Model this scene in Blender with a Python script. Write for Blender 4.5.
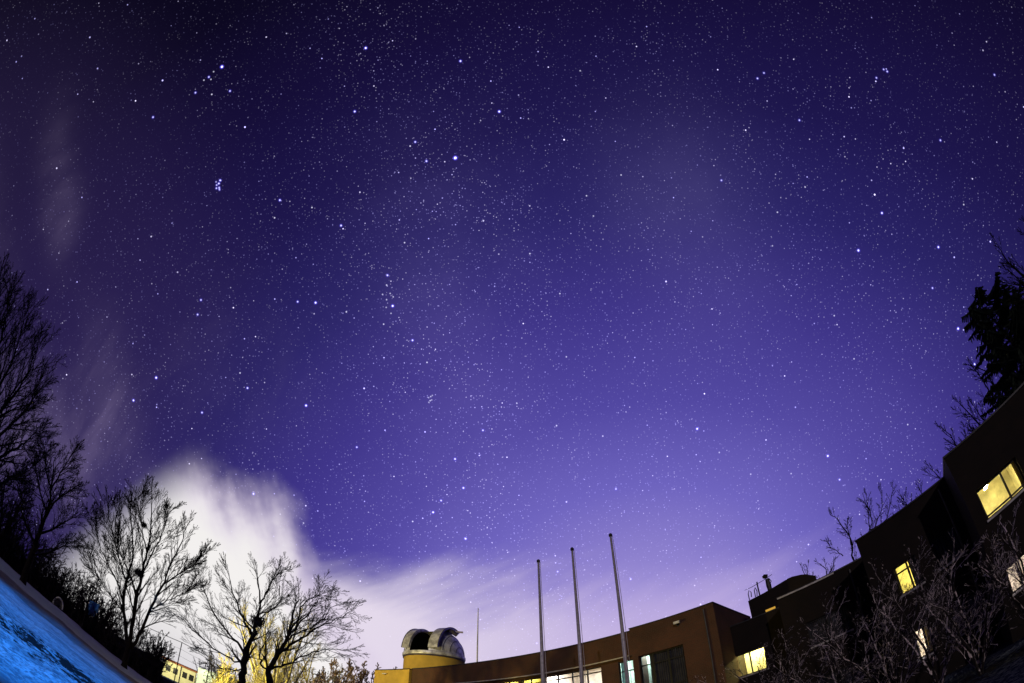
import bpy, math, random
import numpy as np
from mathutils import Vector, Matrix

# ------------------------------------------------------------------ camera, world, lamps, exposure
scene = bpy.context.scene
for o in list(bpy.data.objects):
    bpy.data.objects.remove(o)
COL = scene.collection
R = math.radians
EYE = 1.5
ELEV, ROLL = R(50), R(-0.9)
FWD = Vector((0, math.cos(ELEV), math.sin(ELEV)))
_up = Vector((0, -math.sin(ELEV), math.cos(ELEV)))
_rt = Vector((1, 0, 0))
RT = math.cos(ROLL) * _rt + math.sin(ROLL) * _up
UP = math.cos(ROLL) * _up - math.sin(ROLL) * _rt

cam_data = bpy.data.cameras.new('camera')
cam_data.type = 'PANO'
cam_data.panorama_type = 'FISHEYE_EQUISOLID'
cam_data.fisheye_lens = 16.875
cam_data.fisheye_fov = R(200)
cam_data.sensor_fit = 'HORIZONTAL'
cam_data.sensor_width = 36.0
cam_data.sensor_height = 24.0
cam_data.clip_start = 0.05
cam_data.clip_end = 5000
cam = bpy.data.objects.new('camera', cam_data)
COL.objects.link(cam)
m3 = Matrix((RT, UP, -FWD)).transposed()
cam.matrix_world = Matrix.Translation((0, 0, EYE)) @ m3.to_4x4()
scene.camera = cam

scene.view_settings.view_transform = 'Standard'
scene.view_settings.look = 'None'
scene.view_settings.exposure = 0
scene.view_settings.gamma = 1
scene.view_settings.use_curve_mapping = False
scene.render.engine = 'CYCLES'
scene.cycles.max_bounces = 6
scene.cycles.transparent_max_bounces = 16
scene.cycles.sample_clamp_indirect = 2.0
scene.cycles.use_denoising = True


def lin(c):
    return tuple((v / 255 / 12.92) if v / 255 <= 0.04045 else ((v / 255 + 0.055) / 1.055) ** 2.4 for v in c)


def dirv(az, el):
    a, e = R(az), R(el)
    return (math.sin(a) * math.cos(e), math.cos(a) * math.cos(e), math.sin(e))


def pol(az, D, z):
    a = R(az)
    return Vector((D * math.sin(a), D * math.cos(a), z))


class NT:
    """small expression layer over a node tree"""
    def __init__(self, tree):
        self.t = tree
        self.n = tree.nodes
        self.l = tree.links

    def put(self, sock, v):
        if isinstance(v, X):
            self.l.new(v.s, sock)
        elif hasattr(v, 'is_output'):
            self.l.new(v, sock)
        else:
            sock.default_value = v

    def math(self, op, a, b=0.0, clamp=False):
        n = self.n.new('ShaderNodeMath')
        n.operation = op
        n.use_clamp = clamp
        self.put(n.inputs[0], a)
        self.put(n.inputs[1], b)
        return X(self, n.outputs[0])

    def vmath(self, op, a, b=None, out=0, scale=None):
        n = self.n.new('ShaderNodeVectorMath')
        n.operation = op
        self.put(n.inputs[0], a)
        if b is not None:
            self.put(n.inputs[1], b)
        if scale is not None:
            self.put(n.inputs['Scale'], scale)
        return X(self, n.outputs[out])

    def dot(self, a, b):
        return self.vmath('DOT_PRODUCT', a, b, out=1)

    def smooth(self, x, a, b, lo=0.0, hi=1.0, kind='SMOOTHSTEP'):
        n = self.n.new('ShaderNodeMapRange')
        n.interpolation_type = kind
        n.clamp = True
        self.put(n.inputs['Value'], x)
        n.inputs['From Min'].default_value = a
        n.inputs['From Max'].default_value = b
        n.inputs['To Min'].default_value = lo
        n.inputs['To Max'].default_value = hi
        return X(self, n.outputs[0])

    def noise(self, vec, scale, detail=3.0, rough=0.5, dist=0.0, col=False):
        n = self.n.new('ShaderNodeTexNoise')
        self.put(n.inputs['Vector'], vec)
        n.inputs['Scale'].default_value = scale
        n.inputs['Detail'].default_value = detail
        n.inputs['Roughness'].default_value = rough
        n.inputs['Distortion'].default_value = dist
        return X(self, n.outputs['Color' if col else 'Fac'])

    def ramp(self, x, stops):
        n = self.n.new('ShaderNodeValToRGB')
        self.put(n.inputs[0], x)
        el = n.color_ramp.elements
        while len(el) < len(stops):
            el.new(0.5)
        for e, (p, c) in zip(el, stops):
            e.position = p
            e.color = (*c, 1)
        return X(self, n.outputs[0])

    def mix(self, f, a, b):
        n = self.n.new('ShaderNodeMix')
        n.data_type = 'RGBA'
        self.put(n.inputs[0], f)
        self.put(n.inputs[6], a if isinstance(a, X) else (*a, 1))
        self.put(n.inputs[7], b if isinstance(b, X) else (*b, 1))
        return X(self, n.outputs[2])

    def comb(self, x, y, z):
        n = self.n.new('ShaderNodeCombineXYZ')
        self.put(n.inputs[0], x)
        self.put(n.inputs[1], y)
        self.put(n.inputs[2], z)
        return X(self, n.outputs[0])


class X:
    def __init__(self, nt, s):
        self.nt, self.s = nt, s
    def __add__(self, o): return self.nt.math('ADD', self, o)
    def __sub__(self, o): return self.nt.math('SUBTRACT', self, o)
    def __rsub__(self, o): return self.nt.math('SUBTRACT', o, self)
    def __mul__(self, o): return self.nt.math('MULTIPLY', self, o)
    def __pow__(self, o): return self.nt.math('POWER', self, o)
    __radd__, __rmul__ = __add__, __mul__


# ---- the night sky: light-polluted air, thin moving cloud, stars
world = bpy.data.worlds.new('World')
scene.world = world
world.use_nodes = True
wt = world.node_tree
for n in list(wt.nodes):
    if n.type != 'OUTPUT_WORLD':
        wt.nodes.remove(n)
w = NT(wt)
tc = wt.nodes.new('ShaderNodeTexCoord')
D = X(w, tc.outputs['Generated'])
DEG = 180 / math.pi
g_ang = w.math('ARCCOSINE', w.dot(D, dirv(14, 6))) * (1 / math.pi)
stops = [(0, (164, 150, 220)), (13, (152, 139, 212)), (25, (109, 99, 190)), (35, (81, 71, 161)), (46, (62, 52, 136)),
         (58, (41, 35, 102)), (70, (29, 22, 76)), (84, (21, 14, 55)), (97, (12, 8, 32)), (115, (8, 6, 18)), (180, (5, 4, 11))]
sky = w.ramp(g_ang, [(a / 180, lin(c)) for a, c in stops])
# warmer, greyer air towards the west (left) low down
west = w.smooth(w.dot(D, dirv(-75, 15)), 0.70, 1.0)
sky = w.mix(west * 0.34, sky, lin((60, 47, 98)))


def local(az, el):
    """direction-space coordinates (degrees) around a fixed sky direction: u to the right, v up"""
    c = Vector(dirv(az, el))
    r = Vector((math.cos(R(az)), -math.sin(R(az)), 0))
    up = r.cross(c)
    up = up if up.z > 0 else -up
    return w.dot(D, tuple(r)) * DEG, w.dot(D, tuple(up)) * DEG, w.dot(D, tuple(c))


def blob(az, el, a, b, rot=0.0):
    u, v, c = local(az, el)
    cr, sr = math.cos(R(rot)), math.sin(R(rot))
    p = (u * cr + v * sr) * (1 / a)
    q = (v * cr - u * sr) * (1 / b)
    r2 = p * p + q * q
    g = w.math('EXPONENT', r2 * -1.0)
    return g * w.smooth(c, 0.0, 0.2)


# big bright cloud lit from below, its edge combed out by a long exposure
u, v, c = local(-38, 15)
front = w.smooth(c, 0.1, 0.3)
fan_n = w.noise(w.comb((u * 0.83 + v * 0.55) * 0.16, (v * 0.83 - u * 0.55) * 0.028, 0.3), 1.0, 4, 0.55)
edge_n = w.noise(w.comb(u * 0.10, v * 0.10, 1.7), 1.0, 4, 0.55)
ragged = (fan_n - 0.5) * 6.5 + (edge_n - 0.5) * 9.0
# signed distances (degrees) to the cloud's upper right edge and its top
e1 = (u * 0.72 + v * 0.69) * -1.0 + 10.7 + ragged
e2 = (v * 0.98 + u * 0.12) * -1.0 + 9.5 + ragged
inside = w.math('SMOOTH_MIN', e1, e2)
inside.s.node.inputs[2].default_value = 4.0
body = w.smooth(inside, -3.2, 3.2) * w.smooth(u - v * 0.54, -14.0, -6.0) * front
body = body * w.smooth(v, -14, -4, 0.75, 1.0)
# low cloud bank behind the buildings, thinning to the right, in slanting streaks
u2, v2, c2 = local(-2, 14)
st = w.noise(w.comb((u2 * 0.9 + v2 * 0.42) * 0.035, (v2 * 0.9 - u2 * 0.42) * 0.16, 4.2), 1.0, 5, 0.55, 0.4)
st2 = w.noise(w.comb(u2 * 0.05, v2 * 0.12, 9.2), 1.0, 4, 0.5)
top = (v2 + u2 * 0.03) * -1.0 + 6.4 + (st - 0.5) * 13.0 + (st2 - 0.5) * 7.0
bank = w.smooth(top, -4.5, 7.0) * w.smooth(u2, 24.0, 44.0, 1.0, 0.0) * w.smooth(u2, -40.0, -16.0) * w.smooth(c2, 0.1, 0.4)
bank = bank * w.smooth(u2, -14.0, 28.0, 0.98, 0.74)
wn = w.noise(w.comb(w.dot(D, dirv(30, 0)) * 7.0, w.dot(D, dirv(-60, 0)) * 7.0, w.dot(D, (0, 0, 1)) * 2.2), 1.0, 4, 0.55)
wisp_n = w.smooth(wn, 0.3, 0.72)
wisps = blob(-55.5, 23.5, 8.5, 3.6, -46) * 0.36 + blob(-83, 35, 6.5, 2.4, -21) * 0.22 + blob(-86, 26, 7, 2.2, -15) * 0.16 \
    + blob(-62, 15, 12, 6) * 0.42 + blob(-45, 38, 12, 9) * 0.07
wfine = w.noise(w.comb(w.dot(D, dirv(30, 0)) * 22.0, w.dot(D, dirv(-60, 0)) * 9.0, w.dot(D, (0, 0, 1)) * 5.0), 1.0, 5, 0.6, 0.6)
wisps = wisps * (wisp_n * 0.5 + 0.15) * w.smooth(wfine, 0.25, 0.72, 0.45, 1.25)
veil = (blob(44, 62, 9, 9, 30) * 0.085 + blob(38, 48, 10, 9, 20) * 0.05 + blob(40, 27, 20, 9) * 0.04) * (wn * 1.2 + 0.3)
sky = w.mix(veil, sky, lin((150, 140, 205)))
sky = w.mix(wisps, sky, lin((160, 143, 184)))
bank_c = w.mix(w.smooth(u2, -16, 22), lin((230, 219, 236)), lin((198, 180, 226)))
sky = w.mix(bank, sky, bank_c)
sky = w.mix(body * 0.97, sky, w.mix(w.smooth(inside, -1.0, 6.0), lin((218, 205, 228)), lin((246, 243, 241))))
clear = (1.0 - body * 0.97) * (1.0 - bank * 0.8)

# the Milky Way: a faint band of unresolved light and more stars, along its true great circle
SKY_R = np.array([[-0.82675729, -0.40947331, 0.38575121], [0.54663976, -0.42277846, 0.72280243], [-0.132881, 0.80844912, 0.57336956]])


def star_dir(ra, de):
    a, d = R(ra), R(de)
    return tuple(SKY_R @ np.array([math.cos(d) * math.cos(a), math.cos(d) * math.sin(a), math.sin(d)]))


gal = w.dot(D, star_dir(192.86, 27.13))
mw = w.math('EXPONENT', gal * gal * -30.0)
mw_n = w.smooth(w.noise(D, 6.0, 5, 0.6), 0.3, 0.75)
sky = w.mix(mw * (mw_n * 0.6 + 0.4) * 0.11 * w.smooth(g_ang, 0.46, 0.30) * clear, sky, lin((140, 126, 205)))


def star_layer(scale, radius, thr, gain, powr, seed):
    off = w.vmath('ADD', w.vmath('SCALE', D, scale=scale), (seed, seed * 0.7, seed * 1.3))
    n = wt.nodes.new('ShaderNodeTexVoronoi')
    n.feature = 'F1'
    n.inputs['Scale'].default_value = 1.0
    n.inputs['Randomness'].default_value = 1.0
    w.put(n.inputs['Vector'], off)
    dist = X(w, n.outputs['Distance']) * (1 / scale)
    sep = wt.nodes.new('ShaderNodeSeparateColor')
    wt.links.new(n.outputs['Color'], sep.inputs[0])
    rnd = X(w, sep.outputs[0])
    spot = w.smooth(dist, radius, radius * 0.25)
    b = (w.smooth(rnd, thr, 1.0, kind='LINEAR') ** powr) * gain
    return spot * b, X(w, sep.outputs[1])


s1, t1 = star_layer(95.0, 0.00165, 0.10, 1.5, 3.4, 3.1)
s2, t2 = star_layer(52.0, 0.0019, 0.15, 2.8, 3.8, 11.7)
s3, t3 = star_layer(24.0, 0.0023, 0.30, 3.6, 2.6, 23.3)
s4, t4 = star_layer(175.0, 0.0016, 0.10, 0.75, 1.8, 41.9)
s5, t5 = star_layer(125.0, 0.0016, 0.15, 1.1, 2.0, 57.9)
dim = w.smooth(g_ang, 0.56, 0.25, 0.26, 1.0)
mott = w.smooth(w.noise(D, 9.0, 4, 0.65), 0.32, 0.68, 0.45, 1.25)
faint = ((s1 * mott + s4 * mott + s5 * mott * (mw * 0.9 + 0.15)) * (mw * 0.45 + 0.7) * dim + (s2 + s3) * 0.85) * clear

BRIGHT = [  # right ascension, declination (degrees), magnitude
    (79.17, 46.0, 0.1), (89.88, 44.95, 1.9), (89.93, 37.2, 2.6), (75.5, 43.8, 3.0), (76.6, 41.2, 3.2), (74.25, 33.2, 2.7), (75.6, 41.1, 3.7),
    (81.57, 28.6, 1.7), (84.4, 21.1, 3.0), (68.98, 16.5, 0.9), (64.9, 15.6, 3.6), (67.2, 15.9, 3.4), (67.15, 19.2, 3.5), (65.7, 17.5, 3.8), (66.6, 15.6, 4.5), (67.1, 16.3, 4.6), (68, 16.0, 4.8), (60.2, 12.5, 3.5),
    (56.87, 24.1, 2.9), (57.29, 24.05, 3.6), (56.22, 24.1, 3.7), (56.45, 24.37, 3.9), (56.58, 23.95, 4.2), (56.3, 24.47, 4.3), (57.3, 24.14, 5.1), (56.2, 24.55, 5.6), (56.9, 23.7, 5.4),
    (51.08, 49.86, 1.8), (47.04, 40.96, 2.1), (46.2, 53.5, 2.9), (55.73, 47.79, 3.0), (59.46, 40.0, 2.9), (58.53, 31.88, 2.9), (42.67, 55.9, 3.8), (47.37, 49.6, 4.0), (47.27, 44.86, 3.8), (56.08, 32.3, 3.8), (59.74, 35.8, 4.0), (46.3, 38.84, 3.4), (62.2, 47.7, 4.0), (54.1, 48.2, 4.3), (52.65, 49.5, 4.7), (51.7, 48.9, 4.8), (53, 49, 4.9), (52.3, 48.2, 5.0), (50.4, 49.2, 5.2), (49.7, 50, 5.0),
    (34.7, 57.13, 4.4), (35.6, 57.13, 4.6), (34.9, 57.3, 5.4), (35.3, 56.9, 5.4), (34.3, 57.0, 5.3), (35.9, 57.3, 5.5),
    (10.13, 56.54, 2.2), (2.29, 59.15, 2.3), (14.18, 60.72, 2.5), (21.45, 60.24, 2.7), (28.6, 63.67, 3.4), (12.3, 57.8, 3.5), (9.24, 53.9, 3.7), (37.3, 67.4, 4.5), (31, 72.4, 4.0),
    (17.43, 35.62, 2.1), (30.97, 42.33, 2.1), (9.83, 30.86, 3.3), (14.2, 38.5, 3.9), (12.45, 41.08, 4.5), (24.5, 48.6, 3.6), (40.6, 27.3, 3.6),
    (31.79, 23.46, 2.0), (28.66, 20.8, 2.6), (32.39, 34.99, 3.0), (28.27, 29.58, 3.4), (42.5, 27.26, 3.6), (34.3, 33.85, 4.0),
    (37.95, 89.26, 2.0), (222.68, 74.16, 2.1), (230.18, 71.83, 3.0), (236.0, 77.8, 4.3), (251.5, 82.0, 4.2), (263, 86.6, 4.4),
    (165.93, 61.75, 1.8), (165.46, 56.38, 2.4), (178.46, 53.69, 2.4), (183.86, 57.03, 3.3), (193.5, 55.96, 1.8), (200.98, 54.93, 2.2), (142.8, 63.06, 3.7), (127.6, 60.7, 3.4), (134.8, 48.0, 3.1), (135.9, 47.2, 3.6), (154.3, 42.9, 3.4), (155.6, 41.5, 3.0), (143.2, 51.7, 3.2), (147.7, 59.0, 3.8), (167.4, 44.5, 3.0), (169.6, 33.1, 3.5), (176.5, 47.8, 3.7), (144, 67, 4.6),
    (188.4, 69.8, 3.9), (211.1, 64.4, 3.7), (172.85, 69.3, 3.8), (140.3, 34.4, 3.1), (154.99, 41.5, 3.5),
    (319.64, 62.6, 2.5), (322.16, 70.56, 3.2), (354.8, 77.6, 3.2), (332.7, 58.2, 3.4), (342.4, 66.2, 3.5), (337.3, 58.4, 4.0),
    (113.65, 31.89, 1.6), (116.33, 28.03, 1.1), (99.43, 16.4, 1.9), (95.74, 22.5, 2.9), (100.98, 25.1, 3.0), (106, 20.6, 3.8), (110, 22, 3.5), (93.7, 22.5, 3.3), (111.4, 27.8, 3.8),
    (75.85, 60.44, 4.0), (73.5, 66.3, 4.3), (57.6, 71.3, 4.6), (74.3, 53.7, 4.4), (95, 59, 4.4), (104.3, 58.4, 4.4), (105, 45, 4.9), (94, 61.5, 5.0),
    (84.05, 9.9, 3.4), (81.28, 6.35, 1.6), (88.79, 7.4, 0.5), (83.78, 9.93, 3.5)]
def in_view(p):
    q = Vector(p)
    a = q.angle(FWD)
    rr = 960 * math.sin(a / 2)
    k = Vector((q.dot(RT), q.dot(UP)))
    k = k.normalized() * rr if k.length > 1e-6 else k
    return q.z > .12 and abs(k.x) < 620 and abs(k.y) < 440


BRIGHT = [b for b in BRIGHT if in_view(star_dir(b[0], b[1]))]
acc_c, acc_h = None, None
Dk = D
for k, (ra, de, mag) in enumerate(BRIGHT):
    if k and k % 6 == 0:      # evaluated in short batches, so that the shader keeps few values at a time
        n = wt.nodes.new('ShaderNodeVectorMath')
        n.operation = 'MULTIPLY_ADD'
        w.put(n.inputs[0], w.comb(acc_c, acc_h, 0.0))
        n.inputs[1].default_value = (1e-9, 1e-9, 1e-9)
        w.put(n.inputs[2], D)
        Dk = X(w, n.outputs[0])
    d = w.vmath('DISTANCE', Dk, star_dir(ra, de), out=1)
    amp = 10 ** (-0.16 * (mag - 1.0)) * (0.8 if ra > 125 and mag > 2.9 else 1.0)
    core = w.smooth(d, 0.0022 + 0.0010 * max(0, amp - 0.35), 0.0006, 0, 2.6 * amp)
    acc_c = core if acc_c is None else acc_c + core
    if mag < 3.7 or (56 < ra < 57.5 and 23 < de < 25):
        halo = w.smooth(d, 0.0040 + 0.0018 * amp, 0.0005, 0, 1.1 * amp)
        acc_h = halo if acc_h is None else acc_h + halo
clear_b = (1.0 - body * 0.9) * (1.0 - bank * 0.55)


def add_col(base, fac, col):
    return w.vmath('ADD', base, w.vmath('SCALE', col if isinstance(col, X) else col, scale=fac))


tint = w.mix(w.smooth(t2, 0.10, 0.75), (0.74, 0.68, 1.0), (0.46, 0.42, 1.0))
total = add_col(sky, faint, tint)
total = add_col(total, acc_c * clear_b, (0.78, 0.76, 1.0))
total = add_col(total, acc_h * clear_b, (0.12, 0.09, 1.0))
bg = wt.nodes.new('ShaderNodeBackground')
w.put(bg.inputs['Color'], total)
bg.inputs['Strength'].default_value = 1.0
wt.links.new(bg.outputs[0], [n for n in wt.nodes if n.type == 'OUTPUT_WORLD'][0].inputs[0])
world.cycles.sampling_method = 'MANUAL'
world.cycles.sample_map_resolution = 512


def lamp(name, kind, loc, energy, color, target=None, **kw):
    d = bpy.data.lights.new(name, kind)
    d.energy = energy
    d.color = color
    for k, val in kw.items():
        setattr(d, k, val)
    o = bpy.data.objects.new(name, d)
    COL.objects.link(o)
    o.location = loc
    if target is not None:
        o.rotation_euler = (Vector(target) - Vector(loc)).to_track_quat('-Z', 'Y').to_euler()
    return o


# weak fill added low behind the camera, standing in for unseen yard light
sun = lamp('yard_fill', 'SUN', (0, -20, 20), 0.46, (1.0, 0.90, 0.93), (7, 10, 12.5), angle=R(0.5))
# blue floodlight over the snow field, street lamps for yard and lane, a spot added for the tower
lamp('blue_floodlight', 'SPOT', (0.0, -3.0, 14.0), 34000, (0.002, 0.25, 1.0), (-12.0, 8.4, 0.0), spot_size=R(31.5), spot_blend=0.35, shadow_soft_size=0.12)
lamp('sodium_street_lamp', 'SPOT', (-17.5, 19.5, 2.6), 5600, (1.0, 0.80, 0.17), (-4.0, 31.0, 5.5), spot_size=R(84), spot_blend=0.3, shadow_soft_size=0.15)
lamp('tower_spot', 'SPOT', (-24.0, 30.0, 5.0), 6800, (1.0, 0.82, 0.34), (-8.5, 44.0, 9.0), spot_size=R(46), spot_blend=0.5, shadow_soft_size=0.15)  # second spot added to brighten end wall, drum and dome; no fixture
lamp('lane_street_lamp', 'SPOT', (-50.0, 60.0, 6.0), 7000, (1.0, 0.95, 0.60), (-53, 74, 2.5), spot_size=R(120), spot_blend=0.3, shadow_soft_size=0.2)

# ------------------------------------------------------------------ helpers
random.seed(7)


def ray(x, y):
    dx, dy = x - 512, 341.5 - y
    r = math.hypot(dx, dy) + 1e-9
    th = 2 * math.asin(min(1, r / 960.0))
    return math.sin(th) * (dx / r * RT + dy / r * UP) + math.cos(th) * FWD


def at(x, y, dist):
    """point seen in direction (x, y) of the photograph at a horizontal distance in metres"""
    d = ray(x, y)
    return Vector((0, 0, EYE)) + d / math.hypot(d.x, d.y) * dist


class MB:
    def __init__(self):
        self.v, self.f, self.m = [], [], []

    def face(self, pts, mi=0):
        b = len(self.v)
        self.v.extend([tuple(p) for p in pts])
        self.f.append(tuple(range(b, b + len(pts))))
        self.m.append(mi)

    def box(self, o, ax, ay, az, mi=0):
        """box from corner o along three edge vectors"""
        o, ax, ay, az = map(Vector, (o, ax, ay, az))
        p = [o, o + ax, o + ax + ay, o + ay]
        p += [q + az for q in p]
        if ax.cross(ay).dot(az) < 0:
            quads = [(0, 1, 2, 3), (7, 6, 5, 4), (4, 5, 1, 0), (5, 6, 2, 1), (6, 7, 3, 2), (7, 4, 0, 3)]
        else:
            quads = [(3, 2, 1, 0), (4, 5, 6, 7), (0, 1, 5, 4), (1, 2, 6, 5), (2, 3, 7, 6), (3, 0, 4, 7)]
        b = len(self.v)
        self.v.extend([tuple(q) for q in p])
        for q in quads:
            self.f.append(tuple(b + i for i in q))
            self.m.append(mi)

    def tube(self, pts, radii, sides=5, cap=False, mi=0):
        n = len(pts)
        if n < 2:
            return
        d0 = (pts[1] - pts[0]).normalized()
        ref = Vector((0, 0, 1)) if abs(d0.z) < 0.9 else Vector((1, 0, 0))
        b = len(self.v)
        for i in range(n):
            t = (pts[min(i + 1, n - 1)] - pts[max(i - 1, 0)])
            if t.length < 1e-9:
                t = d0
            t = t.normalized()
            s = t.cross(ref)
            if s.length < 1e-4:
                s = t.orthogonal()
            s = s.normalized()
            q = t.cross(s)
            for k in range(sides):
                a = 2 * math.pi * k / sides
                p = pts[i] + (s * math.cos(a) + q * math.sin(a)) * radii[i]
                self.v.append((p.x, p.y, p.z))
        for i in range(n - 1):
            for k in range(sides):
                k2 = (k + 1) % sides
                self.f.append((b + i * sides + k, b + (i + 1) * sides + k, b + (i + 1) * sides + k2, b + i * sides + k2))
                self.m.append(mi)
        if cap:
            self.f.append(tuple(b + k for k in range(sides)))
            self.m.append(mi)
            self.f.append(tuple(b + (n - 1) * sides + k for k in reversed(range(sides))))
            self.m.append(mi)

    def cyl(self, p0, p1, r0, r1=None, sides=16, mi=0):
        self.tube([Vector(p0), Vector(p1)], [r0, r0 if r1 is None else r1], sides, True, mi)

    def build(self, name, mats, parent=None, smooth=False):
        me = bpy.data.meshes.new(name)
        me.from_pydata(self.v, [], self.f)
        mats = mats if isinstance(mats, (list, tuple)) else [mats]
        for m in mats:
            me.materials.append(m)
        if len(mats) > 1:
            me.polygons.foreach_set('material_index', self.m)
        if smooth:
            me.polygons.foreach_set('use_smooth', [True] * len(self.f))
        me.update()
        o = bpy.data.objects.new(name, me)
        COL.objects.link(o)
        if parent is not None:
            o.parent = parent
            o.matrix_parent_inverse = Matrix.Translation(-parent.location) if parent.type == 'EMPTY' or parent.location.length else Matrix()
        return o


def tag(o, label=None, cat=None, group=None, kind=None):
    if label: o['label'] = label
    if cat: o['category'] = cat
    if group: o['group'] = group
    if kind: o['kind'] = kind
    return o


def empty(name, loc, label, cat, group=None):
    o = bpy.data.objects.new(name, None)
    COL.objects.link(o)
    o.location = loc
    o.empty_display_size = 0.3
    return tag(o, label, cat, group)


def mat(name, col, rough=0.8, metal=0.0, var=0.25, scale=3.0, bump=0.0, spec=0.3, fn=None, bdist=0.03):
    m = bpy.data.materials.new(name)
    m.use_nodes = True
    t = NT(m.node_tree)
    bs = m.node_tree.nodes['Principled BSDF']
    bs.inputs['Roughness'].default_value = rough
    bs.inputs['Metallic'].default_value = metal
    bs.inputs['Specular IOR Level'].default_value = spec
    tcn = m.node_tree.nodes.new('ShaderNodeTexCoord')
    P = X(t, tcn.outputs['Object'])
    n = t.noise(P, scale, 4, 0.6)
    c = t.mix(t.smooth(n, 0.3, 0.7), tuple(v * (1 - var) for v in col), tuple(min(1, v * (1 + var)) for v in col))
    if fn:
        c = fn(t, P, c, bs)
    t.put(bs.inputs['Base Color'], c)
    if bump:
        b = m.node_tree.nodes.new('ShaderNodeBump')
        b.inputs['Strength'].default_value = bump
        b.inputs['Distance'].default_value = bdist
        t.put(b.inputs['Height'], t.noise(P, scale * 4, 5, 0.6))
        m.node_tree.links.new(b.outputs[0], bs.inputs['Normal'])
    return m


def brick_fn(mortar, k=1.0):
    def fn(t, P, c, bs):
        # rows of bricks from the horizontal distance along the wall and the height
        sep = t.n.new('ShaderNodeSeparateXYZ')
        t.put(sep.inputs[0], P)
        h = (X(t, sep.outputs[0]) * 0.76 - X(t, sep.outputs[1]) * 0.65)
        br = t.n.new('ShaderNodeTexBrick')
        t.put(br.inputs['Vector'], t.comb(h, sep.outputs[2], 0.0))
        br.inputs['Scale'].default_value = 1.0
        br.inputs['Brick Width'].default_value = 0.23
        br.inputs['Row Height'].default_value = 0.075
        br.inputs['Mortar Size'].default_value = 0.008
        t.put(br.inputs['Color1'], c)
        t.put(br.inputs['Color2'], t.mix(0.5, c, tuple(v * 0.55 for v in mortar)))
        br.inputs['Mortar'].default_value = (*mortar, 1)
        return X(t, br.outputs[0])
    return fn


def emit(name, col, strength):
    m = bpy.data.materials.new(name)
    m.use_nodes = True
    nt = m.node_tree
    nt.nodes.remove(nt.nodes['Principled BSDF'])
    e = nt.nodes.new('ShaderNodeEmission')
    e.inputs[0].default_value = (*col, 1)
    e.inputs[1].default_value = strength
    nt.links.new(e.outputs[0], nt.nodes['Material Output'].inputs[0])
    return m


def glass_mat():
    m = bpy.data.materials.new('window_glass')
    m.use_nodes = True
    nt = m.node_tree
    nt.nodes.remove(nt.nodes['Principled BSDF'])
    tr = nt.nodes.new('ShaderNodeBsdfTransparent')
    gl = nt.nodes.new('ShaderNodeBsdfGlossy')
    gl.inputs['Roughness'].default_value = 0.05
    mx = nt.nodes.new('ShaderNodeMixShader')
    mx.inputs[0].default_value = 0.07
    nt.links.new(tr.outputs[0], mx.inputs[1])
    nt.links.new(gl.outputs[0], mx.inputs[2])
    nt.links.new(mx.outputs[0], nt.nodes['Material Output'].inputs[0])
    return m


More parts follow.
